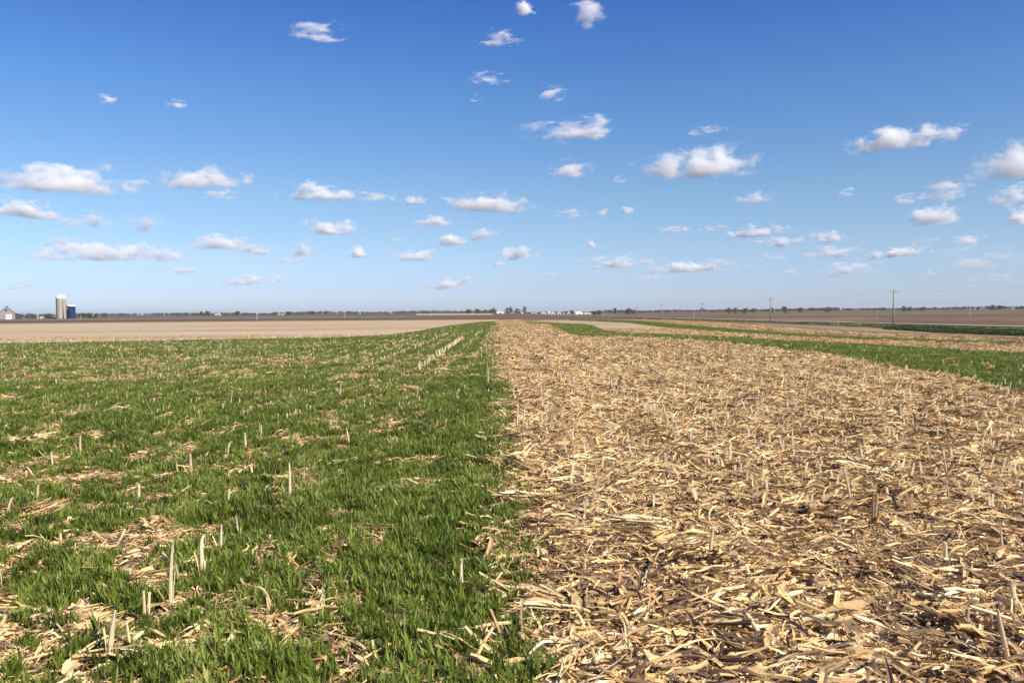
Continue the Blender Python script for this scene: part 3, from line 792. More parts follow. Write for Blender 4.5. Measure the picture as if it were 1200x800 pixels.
TREES = [  # px, dist, height px, width px, leaf, label
 (577.5, 1200, 6.0, 9.0, 'leaf', 'broad dark tree just left of the white shed'),
 (578.8, 1260, 8.6, 2.6, 'leaf', 'narrow pointed tree poking above the broad one left of the white shed'),
 (594.5, 1180, 7.5, 6.5, 'leaf', 'dark round tree right behind the white shed'),
 (598.5, 1240, 9.0, 6.0, 'leaf', 'tallest dark tree in the clump right of the white shed'),
 (605.0, 1200, 7.0, 6.0, 'leaf', 'middle tree of the dark clump right of the white shed'),
 (609.0, 1230, 6.4, 4.0, 'leaf', 'low dark tree filling the gap in the clump'),
 (614.8, 1180, 9.6, 7.0, 'leaf', 'round topped green tree at the right end of the dark clump'),
 (664.0, 1300, 4.6, 6.0, 'leaf', 'low tree behind the last white houses'),
 (669.5, 1350, 4.8, 7.0, 'leaf', 'bushy tree left of the long white shed'),
 (697.0, 1000, 5.2, 8.0, 'leaf', 'wide dark tree right of the low cream barn'),
 (702.0, 1050, 5.6, 7.0, 'leaf', 'second dark tree right of the low cream barn'),
 (720.5, 1150, 8.4, 6.0, 'leaf', 'solitary darker tree sticking up right of the two thin poles'),
 (736.0, 1200, 6.2, 14.0, 'leaf', 'broad tree right of the solitary one'),
 (742.5, 1180, 5.6, 7.0, 'leaf', 'smaller tree at the right of the broad one'),
 (823.0, 1250, 6.4, 7.0, 'leaf', 'tree behind the second pole from the tallest one but two'),
 (853.5, 1000, 7.0, 8.0, 'leaf', 'first tree of the pair left of the slender tall pole'),
 (861.5, 1020, 7.0, 7.0, 'leaf', 'second tree of the pair left of the slender tall pole'),
 (873.0, 1050, 6.0, 9.0, 'leaf', 'low wide tree between two clumps on the right horizon'),
 (882.5, 1030, 6.6, 6.0, 'leaf', 'tree close left of the slender tall pole'),
 (905.0, 980, 8.0, 3.4, 'leaf', 'thin tree beside the slender tall pole'),
 (919.0, 880, 9.4, 9.0, 'budding', 'reddish budding tree right of the slender tall pole'),
 (938.0, 1100, 5.6, 8.0, 'leaf', 'small tree right of the reddish budding one'),
 (970.0, 1100, 5.4, 9.0, 'budding', 'low reddish tree between the two tallest poles'),
 (1060.0, 1050, 5.8, 8.0, 'leaf', 'dark tree just right of the tallest pole'),
 (1066.5, 1080, 5.0, 6.0, 'leaf', 'low tree second to the right of the tallest pole'),
 (1082.0, 1050, 4.8, 7.0, 'leaf', 'third low tree right of the tallest pole'),
 (1163.0, 1150, 5.6, 9.0, 'leaf', 'mounded tree near the right edge'),
 (1172.0, 1180, 4.8, 8.0, 'leaf', 'flatter tree near the right edge beside a mounded one'),
 (95.5, 800, 5.6, 9.0, 'leaf', 'green tree touching the right side of the navy silo'),
 (104.5, 820, 5.8, 9.0, 'leaf', 'green tree second from the navy silo'),
 (112.0, 840, 4.6, 6.0, 'leaf', 'smaller green tree third from the navy silo'),
 (122.5, 1000, 3.8, 6.0, 'leaf', 'low tree at the right end of the silo farm'),
 (29.5, 820, 3.6, 7.0, 'leaf', 'low tree right of the grey barn'),
 (38.5, 860, 3.4, 6.0, 'leaf', 'second low tree between barn and silos'),
 (56.0, 860, 3.8, 8.0, 'leaf', 'low tree left of the pale silo'),
 (236.0, 1300, 4.6, 6.0, 'leaf', 'left tree of the dark clump on the left horizon'),
 (243.0, 1320, 5.0, 8.0, 'leaf', 'right tree of the dark clump on the left horizon'),
 (278.0, 1350, 4.6, 8.0, 'leaf', 'dark tree alone between two clumps on the left horizon'),
 (323.5, 1300, 3.4, 6.0, 'leaf', 'low dark tree left of a low grey shed'),
 (338.0, 1300, 3.4, 9.0, 'leaf', 'low dark tree right of a low grey shed'),
 (366.0, 1400, 4.4, 7.0, 'leaf', 'left tree of a far trio'),
 (376.0, 1400, 4.6, 5.0, 'leaf', 'middle tree of a far trio'),
 (383.5, 1400, 4.2, 4.0, 'leaf', 'right tree of a far trio'),
 (549.0, 1300, 4.8, 11.0, 'leaf', 'flat topped dark grove tree left of the seam'),
 (560.0, 1320, 5.0, 12.0, 'leaf', 'second flat topped dark tree left of the seam'),
 (568.5, 1300, 4.6, 8.0, 'leaf', 'third flat topped dark tree left of the seam'),
]
for i, (px, d, hp, wp, lm, lab) in enumerate(TREES):
    x, y = col_at(px, d); z = H(x, y)
    # the crown top is where the photograph shows it: height measured above the ground there
    hm = px2m(hp, d) * 0.92; wm = px2m(wp, d)
    t = empty('tree', (x, y, z)); tag(t, lab, 'tree')
    tr, cr, _ = tree_mesh(hm, wm, lm, 30 if wp > 5 else 20, 0.12, i, max(1.5, wm / hm * 1.4))
    tr.build('trunk', M['bark'], t); cr.build('crown', M[lm], t)

def treeline(px0, px1, d, hp, label, seed, dens=1.0, m='leaf'):
    rs = random.Random(seed); mb = MB()
    xa, ya = col_at(px0, d); xb, yb = col_at(px1, d)
    L = math.hypot(xb - xa, yb - ya); n = int(L * dens / 3)
    for i in range(n):
        u = rs.random(); e = float(fbm(u * L / 60 + seed * 3.7, seed * 1.3, 3))
        x = xa + (xb - xa) * u + rs.gauss(0, 12); y = ya + (yb - ya) * u + rs.gauss(0, 25)
        hm = px2m(hp, d) * (0.36 + 0.8 * max(0, e - 0.12)) * rs.uniform(0.6, 1.1)
        z0 = H(x, y); w = rs.uniform(3, 8); tint = rs.uniform(0.2, 0.7)
        for _ in range(16):
            p = Vector((x + rs.gauss(0, w * 0.5), y + rs.gauss(0, w * 0.5), z0 + hm * rs.random() ** 0.8))
            nn = Vector((rs.gauss(0, 1), rs.gauss(0, 1), rs.gauss(0, .6))).normalized(); u_ = nn.orthogonal().normalized(); w_ = nn.cross(u_)
            s = rs.uniform(0.8, 1.9)
            mb.add([p - u_ * s, p - w_ * s * .8, p + u_ * s, p + w_ * s * .8], [(0, 1, 2, 3)], tint)
    o = mb.build('treeline', M[m]); tag(o, label, kind='stuff'); return o
treeline(-60, 330, 2000, 3.4, 'thin bluish treeline along the left horizon', 1, 1.6)
treeline(330, 590, 2200, 4.6, 'bluish treeline along the horizon left of the seam', 2, 1.8)
treeline(600, 860, 2000, 4.0, 'treeline along the horizon behind the far farmstead', 3, 1.7)
treeline(840, 1260, 1700, 3.6, 'treeline along the right horizon behind the brown fields', 4, 1.7)

# ------------------------------------------------------------------ power line: straight row of poles along the gravel road
PLX = 113.0
def power_pole(y, h, label, x=None, arm=True):
    x = PLX if x is None else x
    t = empty('utility_pole', (x, y, H(x, y) - 0.3)); tag(t, label, 'utility pole')
    mb = MB(); mb.tube([(0, 0, 0), (0, 0, h * 0.5), (0, 0, h)], [0.24, 0.20, 0.15], 10); mb.build('pole', M['pole'], t, True)
    if arm:
        mb = MB(); mb.box((0, -0.2, h - 0.75), (2.5, 0.13, 0.16)); mb.build('crossarm', M['pole'], t)
        for s in (-1, 1):
            mb = MB(); mb.tube([(s * 0.75, -0.2, h - 0.8), (0, -0.16, h - 1.5)], 0.03, 5); mb.build('brace', M['hoop'], t)
        for q in (-1.12, 0.5, 1.12):
            mb = MB(); mb.tube([(q, -0.2, h - 0.67), (q, -0.2, h - 0.56), (q, -0.2, h - 0.44)], [0.05, 0.08, 0.04], 8); mb.build('insulator', M['ceramic'], t)
    return t, x, y, H(x, y) - 0.3 + h
def ydist(px):        # distance along the row at which a pole of the row appears at this column
    d = ray(px, 366); return PLX * d[1] / d[0]
POLES = [(1330, 10.8, 'wooden utility pole beyond the right edge carrying the wires'),
         (1047, 10.6, 'tallest wooden utility pole with a crossarm on the right'),
         (903, 10.4, 'second tallest utility pole left of the reddish budding tree'),
         (823, 10.0, 'slender utility pole third along the row'),
         (775, 10.4, 'thin distant utility pole rising clear above the horizon'),
         (746, 8.5, 'faint distant utility pole fifth along the row'),
         (711, 8.0, 'right one of two close thin poles by the far farmstead'),
         (706, 9.0, 'left one of two close thin poles by the far farmstead')]
tops = []
for px, h, lab in POLES:
    y = ydist(px)
    t, x, y, z = power_pole(y, h, lab)
    tops.append((x, y, z))
tops.sort(key=lambda q: q[1])
w = empty('power_lines', (PLX, tops[0][1], H(PLX, tops[0][1])))
tag(w, 'thin power lines sagging from pole to pole on the right', 'power line')
for q in (-1.12, 0.5, 1.12):
    mb = MB()
    for a, b_ in zip(tops[:-1], tops[1:]):
        pts = []
        for i in range(13):
            u = i / 12
            pts.append((a[0] + q - PLX, a[1] + (b_[1] - a[1]) * u - tops[0][1] - 0.2, a[2] + (b_[2] - a[2]) * u - 0.45 - 4 * 1.0 * u * (1 - u) - w.location.z))
        mb.tube(pts, 0.0055, 4, cap=False)
    mb.build('wire', M['wire'], w)
def marker(px, d, h, label, r=0.07, m='pole', name='post'):
    r *= 0.65
    x, y = col_at(px, d); t = MB()
    t.tube([(0, 0, -0.2), (0, 0, h * 0.94), (0, 0, h)], [r, r * 0.92, r * 0.5], 8)
    o = t.build(name, M[m]); o.location = (x, y, H(x, y)); tag(o, label, 'post'); return o
marker(301, 330, 4.2, 'pale slender post in the brown field on the left', 0.13, 'cream')
marker(404, 420, 4.0, 'faint thin post midway along the left brown field', 0.12, 'cream')
marker(505, 520, 3.6, 'faint thin post in the brown field left of the flat topped trees', 0.13, 'cream')
marker(44.5, 600, 4.8, 'white post between the grey barn and the silos', 0.22, 'white')
marker(29.3, 600, 3.4, 'grey post close right of the grey barn', 0.18, 'dusty')
marker(94.6, 560, 4.6, 'thin pale post right of the navy silo', 0.14, 'dusty')
marker(1028.3, 470, 4.4, 'short grey post left of the tallest pole', 0.16, 'dusty')
marker(1137.0, 480, 4.6, 'short grey post in the brown field near the right edge', 0.22, 'dusty')
marker(812.9, 520, 4.2, 'short pale post left of the slender third pole', 0.18, 'cream')
marker(1006.5, 125, 0.6, 'short white stake in the verge left of the tallest pole', 0.04, 'cream')
marker(982.0, 150, 1.2, 'thin grey stake in the verge by the worked strip', 0.07, 'dusty')

# ------------------------------------------------------------------ standing corn stubs
def stub_mesh(h, r, kind, seed):
    """a cut stalk: slightly bent shaft with a node ring and a slanted or splintered top; plus a clasping dry sheath"""
    rs = random.Random(seed); mb = MB(); sh = MB()
    bend = rs.uniform(-0.12, 0.12) * h
    tint = rs.uniform(0.35, 0.9)
    if kind == 'spike':
        pts = [(bend * (t ** 2), 0, h * t) for t in (0, .25, .5, .75, 1)]; rad = [r * 1.15, r, r * 0.95, r * 0.8, r * 0.45]
    elif kind == 'blunt':
        pts = [(bend * (t ** 2), 0, h * t) for t in (0, .2, .38, .42, .7, 1)]; rad = [r * 1.2, r, r * 0.98, r * 1.2, r * 0.9, r * rs.uniform(.45, .85)]
    elif kind == 'split':
        for s in (-1, 1):
            hh_ = h * rs.uniform(0.8, 1)
            mb.tube([(s * r * 0.5, 0, 0), (s * r * 0.62, 0, hh_ * .5), (s * r * rs.uniform(0.7, 1.3), 0, hh_)], [r * .62, r * .5, r * .42], 6, tint - (0.3 if s < 0 else 0))
        pts = None
    else:   # bent: broken over
        e = rs.uniform(-1, 1) * r * 3; pts = [(0, 0, 0), (bend * .5, 0, h * .4), (bend * .8 + e * .2, e * .3, h * .72), (bend + e * .5, e * .8, h * .9), (bend + e * 1.0, e * 1.0, h * .97), (bend + e * 1.5, e * 1.2, h * rs.uniform(.88, 1.0))]; rad = [r * 1.15, r, r * .9, r * .8, r * .6, r * .2]
    if pts:
        mb.tube(pts, rad, 8, tint)
        col = [rs.gauss(0, 0.16) for _ in range(8)]                      # fibres: every side of the stalk has its own tone, the foot is soiled
        for i in range((len(pts) - 1) * 8): mb.t[i] = min(1, max(0, tint + col[i % 8] + (-0.3 if i < 8 else 0)))
        for _ in range(4):                                               # frayed fibres at the cut
            a = rs.uniform(0, 6.28); tp = Vector(pts[-1]); q = rad[-1]
            b0 = tp + Vector((math.cos(a) * q, math.sin(a) * q, -h * 0.1)); tip = b0 + Vector((math.cos(a) * q * rs.uniform(0, 1.6), math.sin(a) * q * rs.uniform(0, 1.6), h * rs.uniform(0.10, 0.2)))
            sd_ = Vector((-math.sin(a), math.cos(a), 0)) * q * 0.45
            mb.add([b0 - sd_, b0 + sd_, tip], [(0, 1, 2)], rs.uniform(0.2, 0.9))
    a = rs.uniform(0, 6.28)
    for k in range(4):
        a += rs.uniform(1.5, 4)
        n0 = len(sh.v)
        L = h * rs.uniform(0.25, 0.7); w = r * rs.uniform(0.6, 1.9)
        out = rs.uniform(0.002, 0.03)
        blade_pts = []
        for i in range(4):
            t = i / 3; q = r * 1.1 + out * t * t * 2.2
            cx, cy = math.cos(a) * q, math.sin(a) * q
            ww = w * (1 - 0.6 * t) / 2
            blade_pts += [(cx + math.sin(a) * ww, cy - math.cos(a) * ww, h * .02 + L * t), (cx - math.sin(a) * ww, cy + math.cos(a) * ww, h * .02 + L * t * .96)]
        sh.add(blade_pts, [(0, 1, 3, 2), (2, 3, 5, 4), (4, 5, 7, 6)], rs.uniform(0.3, 0.8))
    return mb, sh
def make_stub(name, h, r, kind, seed, sheath=True):
    mb, sh = stub_mesh(h, r, kind, seed)
    o = mb.build(name, M['stub'], smooth=False)
    if sheath: sh.build('sheath', M['residue'], o)
    return o
HAND = [  # px, top y, base y, kind, radius cm, lean dx px, label
 (201, 650, 724, 'spike', 1.5, -1, 'tall pale pointed corn stub, the tallest in the left foreground'),
 (172, 699, 734, 'split', 2.2, 0, 'short thick split corn stub left of the tallest pointed one'),
 (129, 727, 780, 'blunt', 1.6, 2, 'pinkish blunt stub at the lower left beside a litter heap'),
 (153, 736, 772, 'spike', 1.0, 0, 'thin grey brown stub standing in the lower left litter heap'),
 (212, 664, 690, 'bent', 1.2, -2, 'small broken stub just right of the tallest pointed one'),
 (239, 636, 682, 'bent', 1.7, -5, 'white forked broken stub leaning over bare litter'),
 (259, 620, 654, 'blunt', 1.3, 0, 'upright stub behind the white forked one'),
 (281, 609, 637, 'spike', 1.0, -2, 'thin stub right of the forked one on bare litter'),
 (339, 547, 588, 'spike', 1.7, 4, 'pale tapering stub with a frayed tip left of centre'),
 (224, 536, 565, 'blunt', 2.1, 0, 'thickest white stub of the close pair in the left plot'),
 (210, 546, 565, 'spike', 1.4, -2, 'smaller left stub of the close white pair'),
 (266, 520, 542, 'bent', 1.4, 1, 'crooked stub right of the close white pair'),
 (288, 510, 530, 'blunt', 1.9, 0, 'square topped white stub above the crooked one'),
 (305, 496, 517, 'split', 1.9, 1, 'greyish split stub right of the square topped one'),
 (409, 503, 526, 'spike', 1.6, 0, 'lone white spike of stub left of the long dense row'),
 (397, 449, 469, 'spike', 1.8, 1, 'tall narrow stub far left of the long dense row'),
 (93, 515, 537, 'blunt', 1.7, 2, 'leaning white stub alone on the far left'),
 (163, 573, 594, 'blunt', 1.4, 0, 'stub among litter left of the thick white pair'),
 (62, 535, 553, 'spike', 1.3, 0, 'dull stub below the leaning one on the far left'),
 (541, 660, 700, 'blunt', 1.5, -2, 'grey weathered stub in the bare patch left of the seam'),
 (7, 590, 612, 'bent', 1.5, 1, 'broken stub at the left edge'),
 (1, 655, 694, 'spike', 1.4, 0, 'pale stub cut by the left edge'),
 (318, 690, 726, 'bent', 1.6, -6, 'weathered leaning stub behind a dark hollow in the left plot'),
 (612, 477, 516, 'spike', 1.6, 0, 'long thin white stub on the seam, nearest of the seam row'),
 (606, 478, 505, 'spike', 1.4, 0, 'left partner of the long thin white stub on the seam'),
 (604, 458, 470, 'bent', 1.4, -2, 'crooked stub on the seam behind the long thin pair'),
 (597, 418, 450, 'spike', 2.1, -2, 'leaning far stub starting the seam row'),
 (572, 425, 455, 'split', 2.4, 0, 'pale bundle like stub left of the seam in the green'),
 (572, 456, 464, 'bent', 1.8, 1, 'low broken stub below the pale bundle'),
 (570, 402, 418, 'spike', 2.2, 0, 'far thin stub at the end of the green tongue'),
 (614, 515, 535, 'spike', 1.1, -3, 'low leaning stub at the foot of the seam row'),
 (1110, 539, 578, 'spike', 1.2, 0, 'tall thin pale stub alone on the right residue'),
 (1113, 572, 600, 'spike', 0.9, 0, 'thin stub directly below the tall one on the right'),
 (1199, 580, 609, 'blunt', 1.3, 0, 'pale stub cut by the right edge'),
 (1176, 634, 662, 'spike', 1.2, -2, 'thin white stub near the right edge, midway down'),
 (1193, 697, 726, 'blunt', 1.6, -7, 'leaning white stub near the lower right corner'),
 (1108, 651, 673, 'blunt', 1.7, 0, 'short square stub below right of centre on the right field'),
 (1133, 732, 757, 'blunt', 1.5, -2, 'short white stub near the bottom right'),
 (1187, 742, 793, 'spike', 1.7, -12, 'long leaning stalk stub in the bottom right corner'),
 (1010, 529, 549, 'blunt', 2.0, 0, 'bright white short stub in the middle of the right field'),
 (929, 512, 536, 'spike', 1.7, 0, 'narrow stub in the middle right field above a second one'),
 (928, 484, 504, 'spike', 1.8, 0, 'second narrow stub farther behind in the middle right field'),
 (891, 503, 519, 'split', 1.6, 0, 'small split stub left of the narrow pair'),
 (782, 475, 508, 'spike', 1.7, -2, 'slim stub left of centre in the right field'),
 (838, 500, 512, 'blunt', 1.9, 0, 'low stub in a cluster left of the middle right field'),
 (827, 437, 454, 'spike', 2.4, -4, 'left leg of the far white pair at the back of the right field'),
 (824, 441, 452, 'spike', 2.0, 0, 'right leg of the far white pair at the back of the right field'),
 (717, 447, 460, 'spike', 2.2, 0, 'far thin stub at the back left of the right field'),
 (991, 488, 505, 'split', 1.7, 0, 'pale stub between the bright short one and the far strip'),
 (998, 560, 598, 'spike', 1.5, -3, 'slightly leaning stub beside a thick forked pair'),
 (1024, 588, 624, 'split', 2.4, 0, 'thick forked pale stub in the right field foreground'),
 (1011, 640, 666, 'spike', 1.2, -4, 'white splinter of stub above a small green weed'),
 (832, 633, 667, 'blunt', 1.6, -1, 'upright dull stub in the near right field left of centre'),
 (874, 557, 575, 'blunt', 1.5, 0, 'short stub in the left half of the right field'),
 (697, 548, 566, 'spike', 1.2, -1, 'small stub just right of the seam'),
 (1185, 470, 480, 'split', 2.0, 0, 'far dull stub near the right edge'),
 (42, 383, 403, 'spike', 2.6, 4, 'tall leaning dry stalk at the back edge of the left plot'),
 (163, 393, 401.5, 'spike', 2.6, 2, 'second leaning dry stalk at the back edge of the left plot'),
 (883, 389.5, 397.5, 'spike', 2.6, 2, 'far leaning stalk on the pale strip at the right'),
 (894, 391, 397.0, 'bent', 2.6, 2, 'short bent stalk beside the far leaning one on the pale strip'),
]
for i, (px, yt, yb, kind, rc, lean, lab) in enumerate(HAND):
    x, y = ground_at(px, yb); d = math.hypot(x, y)
    h = (yb - yt) * math.hypot(d, CAM_H) / FPX
    h = min(h, 0.75) + (0.045 if x > 0.2 else 0.0)      # the litter mat hides the foot
    o = make_stub('corn_stub', h + 0.03, rc / 100 * 0.70, kind, i, True)
    o.location = (x, y, H(x, y) - 0.01)
    o.rotation_euler = (random.uniform(-.06, .06), math.atan2(lean, max(4, yb - yt)), random.uniform(-0.4, 0.4))
    tag(o, lab, 'corn stub', 'standing corn stubs')

PROTO = {}
def proto_stub(zone, j):
    key = (zone, j)
    if key not in PROTO:
        PROTO[key] = stub_mesh(1.0 * 0.15, 0.011 + 0.0012 * (j % 4), ('spike', 'blunt', 'bent', 'split', 'blunt', 'spike')[j % 6], 300 + j)
        a, b_ = PROTO[key]
        PROTO[key] = (a.mesh('corn_stub', M['stub']), b_.mesh('sheath', M['residue']))
    return PROTO[key]
def place_stub(x, y, h, label, group, near):
    j = random.randrange(12)
    a, b_ = proto_stub('any', j)
    o = link('corn_stub', a)
    if near: link('sheath', b_, o)
    o.location = (x, y, H(x, y) - 0.008)
    k = h / 0.15
    o.scale = (random.uniform(0.8, 1.2) * max(1, min(2.2, y / 16)), random.uniform(0.8, 1.2) * max(1, min(2.2, y / 16)), k)
    o.rotation_euler = (random.gauss(0, 0.12), random.gauss(0, 0.12), random.uniform(0, 6.28))
    tag(o, label, 'corn stub', group)
# the long dense row 2.1 m left of the viewer
yy = 21.8
while yy < 49:
    place_stub(-2.12 + random.gauss(0, .03), yy, random.uniform(0.17, 0.34) , 'upright corn stub in the one long dense white row through the green plot', 'the dense row of stubs in the green plot', False)
    COL.objects[-1].scale.x *= 1.25; COL.objects[-1].scale.y *= 1.25
    yy += random.uniform(0.24, 0.52)
# second, looser rows
cnt = 0
for rowx, y0, y1, step in ((-3.6, 20, 60, 1.1), (-5.1, 26, 62, 1.4), (-1.35, 30, 90, 2.6), (-0.6, 24, 90, 3.2), (-0.2, 24, 60, 2.2)):
    yy = y0
    while yy < y1:
        place_stub(rowx + random.gauss(0, .05), yy, random.uniform(0.14, 0.30), 'corn stub in a loose broken row beside the long dense white row', 'loose rows of stubs', False); cnt += 1
        yy += random.uniform(0.8, 3.0) * step
for k in range(64):          # scattered through the green plot, on the old rows
    y = 5 + 40 * random.random() ** 1.1; x = -round(random.uniform(0.8, HALF * y + 1) / 0.76) * 0.76 + random.gauss(0, .05)
    if y > green_far(x): continue
    place_stub(x, y, random.uniform(0.08, 0.20) if y < 12 else random.uniform(0.14, 0.27), 'plain low corn stub poking out of the green cover, apart from any row', 'scattered stubs in the green plot', y < 14)
for k in range(62):
    y = 4.5 + 26 * random.random(); x = round(random.uniform(0.3, HALF * y + 1) / 0.76) * 0.76 + random.gauss(0, .06)
    if strip_near(x, y) > -0.2: continue
    place_stub(x, y, random.uniform(0.11, 0.19) if y < 12 else random.uniform(0.15, 0.25), 'plain low corn stub half buried in the tan residue of the right field', 'scattered stubs in the right field', y < 12)
# beyond these the stubs read as one mass
mb = MB()
def mini(x, y, h):
    z = H(x, y); r = 0.012 * max(1, min(2.4, y / 22)); dx, dy = random.gauss(0, .15) * h, random.gauss(0, .15) * h
    mb.add([(x - r, y, z), (x + r, y, z), (x, y + r, z), (x + dx - r * .7, y + dy, z + h), (x + dx + r * .7, y + dy, z + h), (x + dx, y + dy + r, z + h * .95)],
           [(0, 1, 4, 3), (1, 2, 5, 4), (2, 0, 3, 5), (3, 4, 5)], random.uniform(0.3, 1))
for k in range(1500):
    y = 26 + 36 * random.random(); x = -round(random.uniform(0.7, HALF * y + 2) / 0.76) * 0.76 + random.gauss(0, .05)
    if y > green_far(x) + 0.3 or float(fbm(x / 2.0 + 9, y / 4.0, 3)) < 0.52: continue
    mini(x, y, random.uniform(0.10, 0.20))
for k in range(3300):
    y = 11 + 36 * random.random() ** 0.9; x = -round(random.uniform(0.7, HALF * y + 2) / 0.76) * 0.76 + random.gauss(0, .08)
    if y > green_far(x): continue
    mini(x, y, random.uniform(0.10, 0.17))
for k in range(2300):
    y = 6 + 26 * random.random() ** 0.9; x = round(random.uniform(0.4, HALF * y + 1) / 0.76) * 0.76 + random.gauss(0, .10)
    if strip_near(x, y) > -0.2: continue
    mini(x, y, random.uniform(0.12, 0.21))
for k in range(500):
    u = random.uniform(-0.68, -0.1); y = float(green_far(0)); 
    yy = 40 + 25 * random.random(); xx = u * yy; e = float(green_far(xx)); mini(xx, e + random.gauss(0, 0.5), random.uniform(0.15, 0.30))
for k in range(420):
    y = 55 + 95 * random.random() ** 1.5; x = -round(random.uniform(0.2, 9) / 0.76) * 0.76 + random.gauss(0, .14)
    if y > green_far(x): continue
    mini(x, y, random.uniform(0.12, 0.22))
for k in range(2600):
    y = 22 + 50 * random.random() ** 1.2; x = round(random.uniform(0.3, 14) / 0.76) * 0.76 + random.gauss(0, .06)
    if strip_near(x, y) > -0.15: continue
    mini(x, y, random.uniform(0.13, 0.24))
px_, py_ = in_ribbon(sA, sB, 1.3)
for x, y in zip(px_, py_):
    if y < 60 and random.random() < 0.4: mini(x, y, random.uniform(0.10, 0.19))
px_, py_ = in_ribbon(sB, tA, 4.0)
for x, y in zip(px_, py_):
    if y < 60 and random.random() < 0.35: mini(x, y, random.uniform(0.08, 0.16))
tag(mb.build('corn_stubble', M['stub']), 'countless small corn stubs dotting the fields farther off', kind='stuff')

# ------------------------------------------------------------------ larger loose pieces that can be told apart
def lying(kind, x0, y0, x1, y1, w, tint, label, lift=0.05, name=None):
    """a piece lying between two spots seen in the photograph"""
    a, b_ = ground_at(x0, y0), ground_at(x1, y1)
    c = ((a[0] + b_[0]) / 2, (a[1] + b_[1]) / 2); L = max(0.08, math.hypot(b_[0] - a[0], b_[1] - a[1])); ang = math.atan2(b_[1] - a[1], b_[0] - a[0])
    L = min(L, 0.75)
    mb = MB()
    if kind == 'stalk':
        stalk_piece(mb, (0, 0, 0), 0, L, w / 2, 0.03, tint, 8); nm, cat = 'stalk_piece', 'corn stalk'
    elif kind == 'husk':
        for s in range(3): leaf_piece(mb, (0, (s - 1) * w * .15, s * 0.006), random.gauss(0, .1), L * random.uniform(.85, 1), w * random.uniform(.7, 1), 0.05, random.gauss(0, .25), 0.04, min(1, tint + random.gauss(0, .05)), 7, 0.9)
        nm, cat = 'corn_husk', 'corn husk'
    elif kind == 'cob':
        mb.tube([(-L / 2, 0, 0), (-L * .42, 0, 0), (-L * .2, 0, 0.002), (L * .2, 0, 0.002), (L * .42, 0, 0), (L / 2, 0, 0)], [w * .2, w * .4, w * .5, w * .48, w * .34, w * .12], 10, tint); nm, cat = 'corn_cob', 'corn cob'
    else:
        leaf_piece(mb, (0, 0, 0), 0, L, w, 0.03, random.gauss(0, .3), random.uniform(0.0, .04), tint, 7, 0.6); nm, cat = 'corn_leaf', 'corn leaf'
    o = mb.build(nm, M['residue']); o.location = (*c, H(*c) + lift); o.rotation_euler = (0, 0, ang)
    tag(o, label, cat, 'large loose corn pieces'); return o
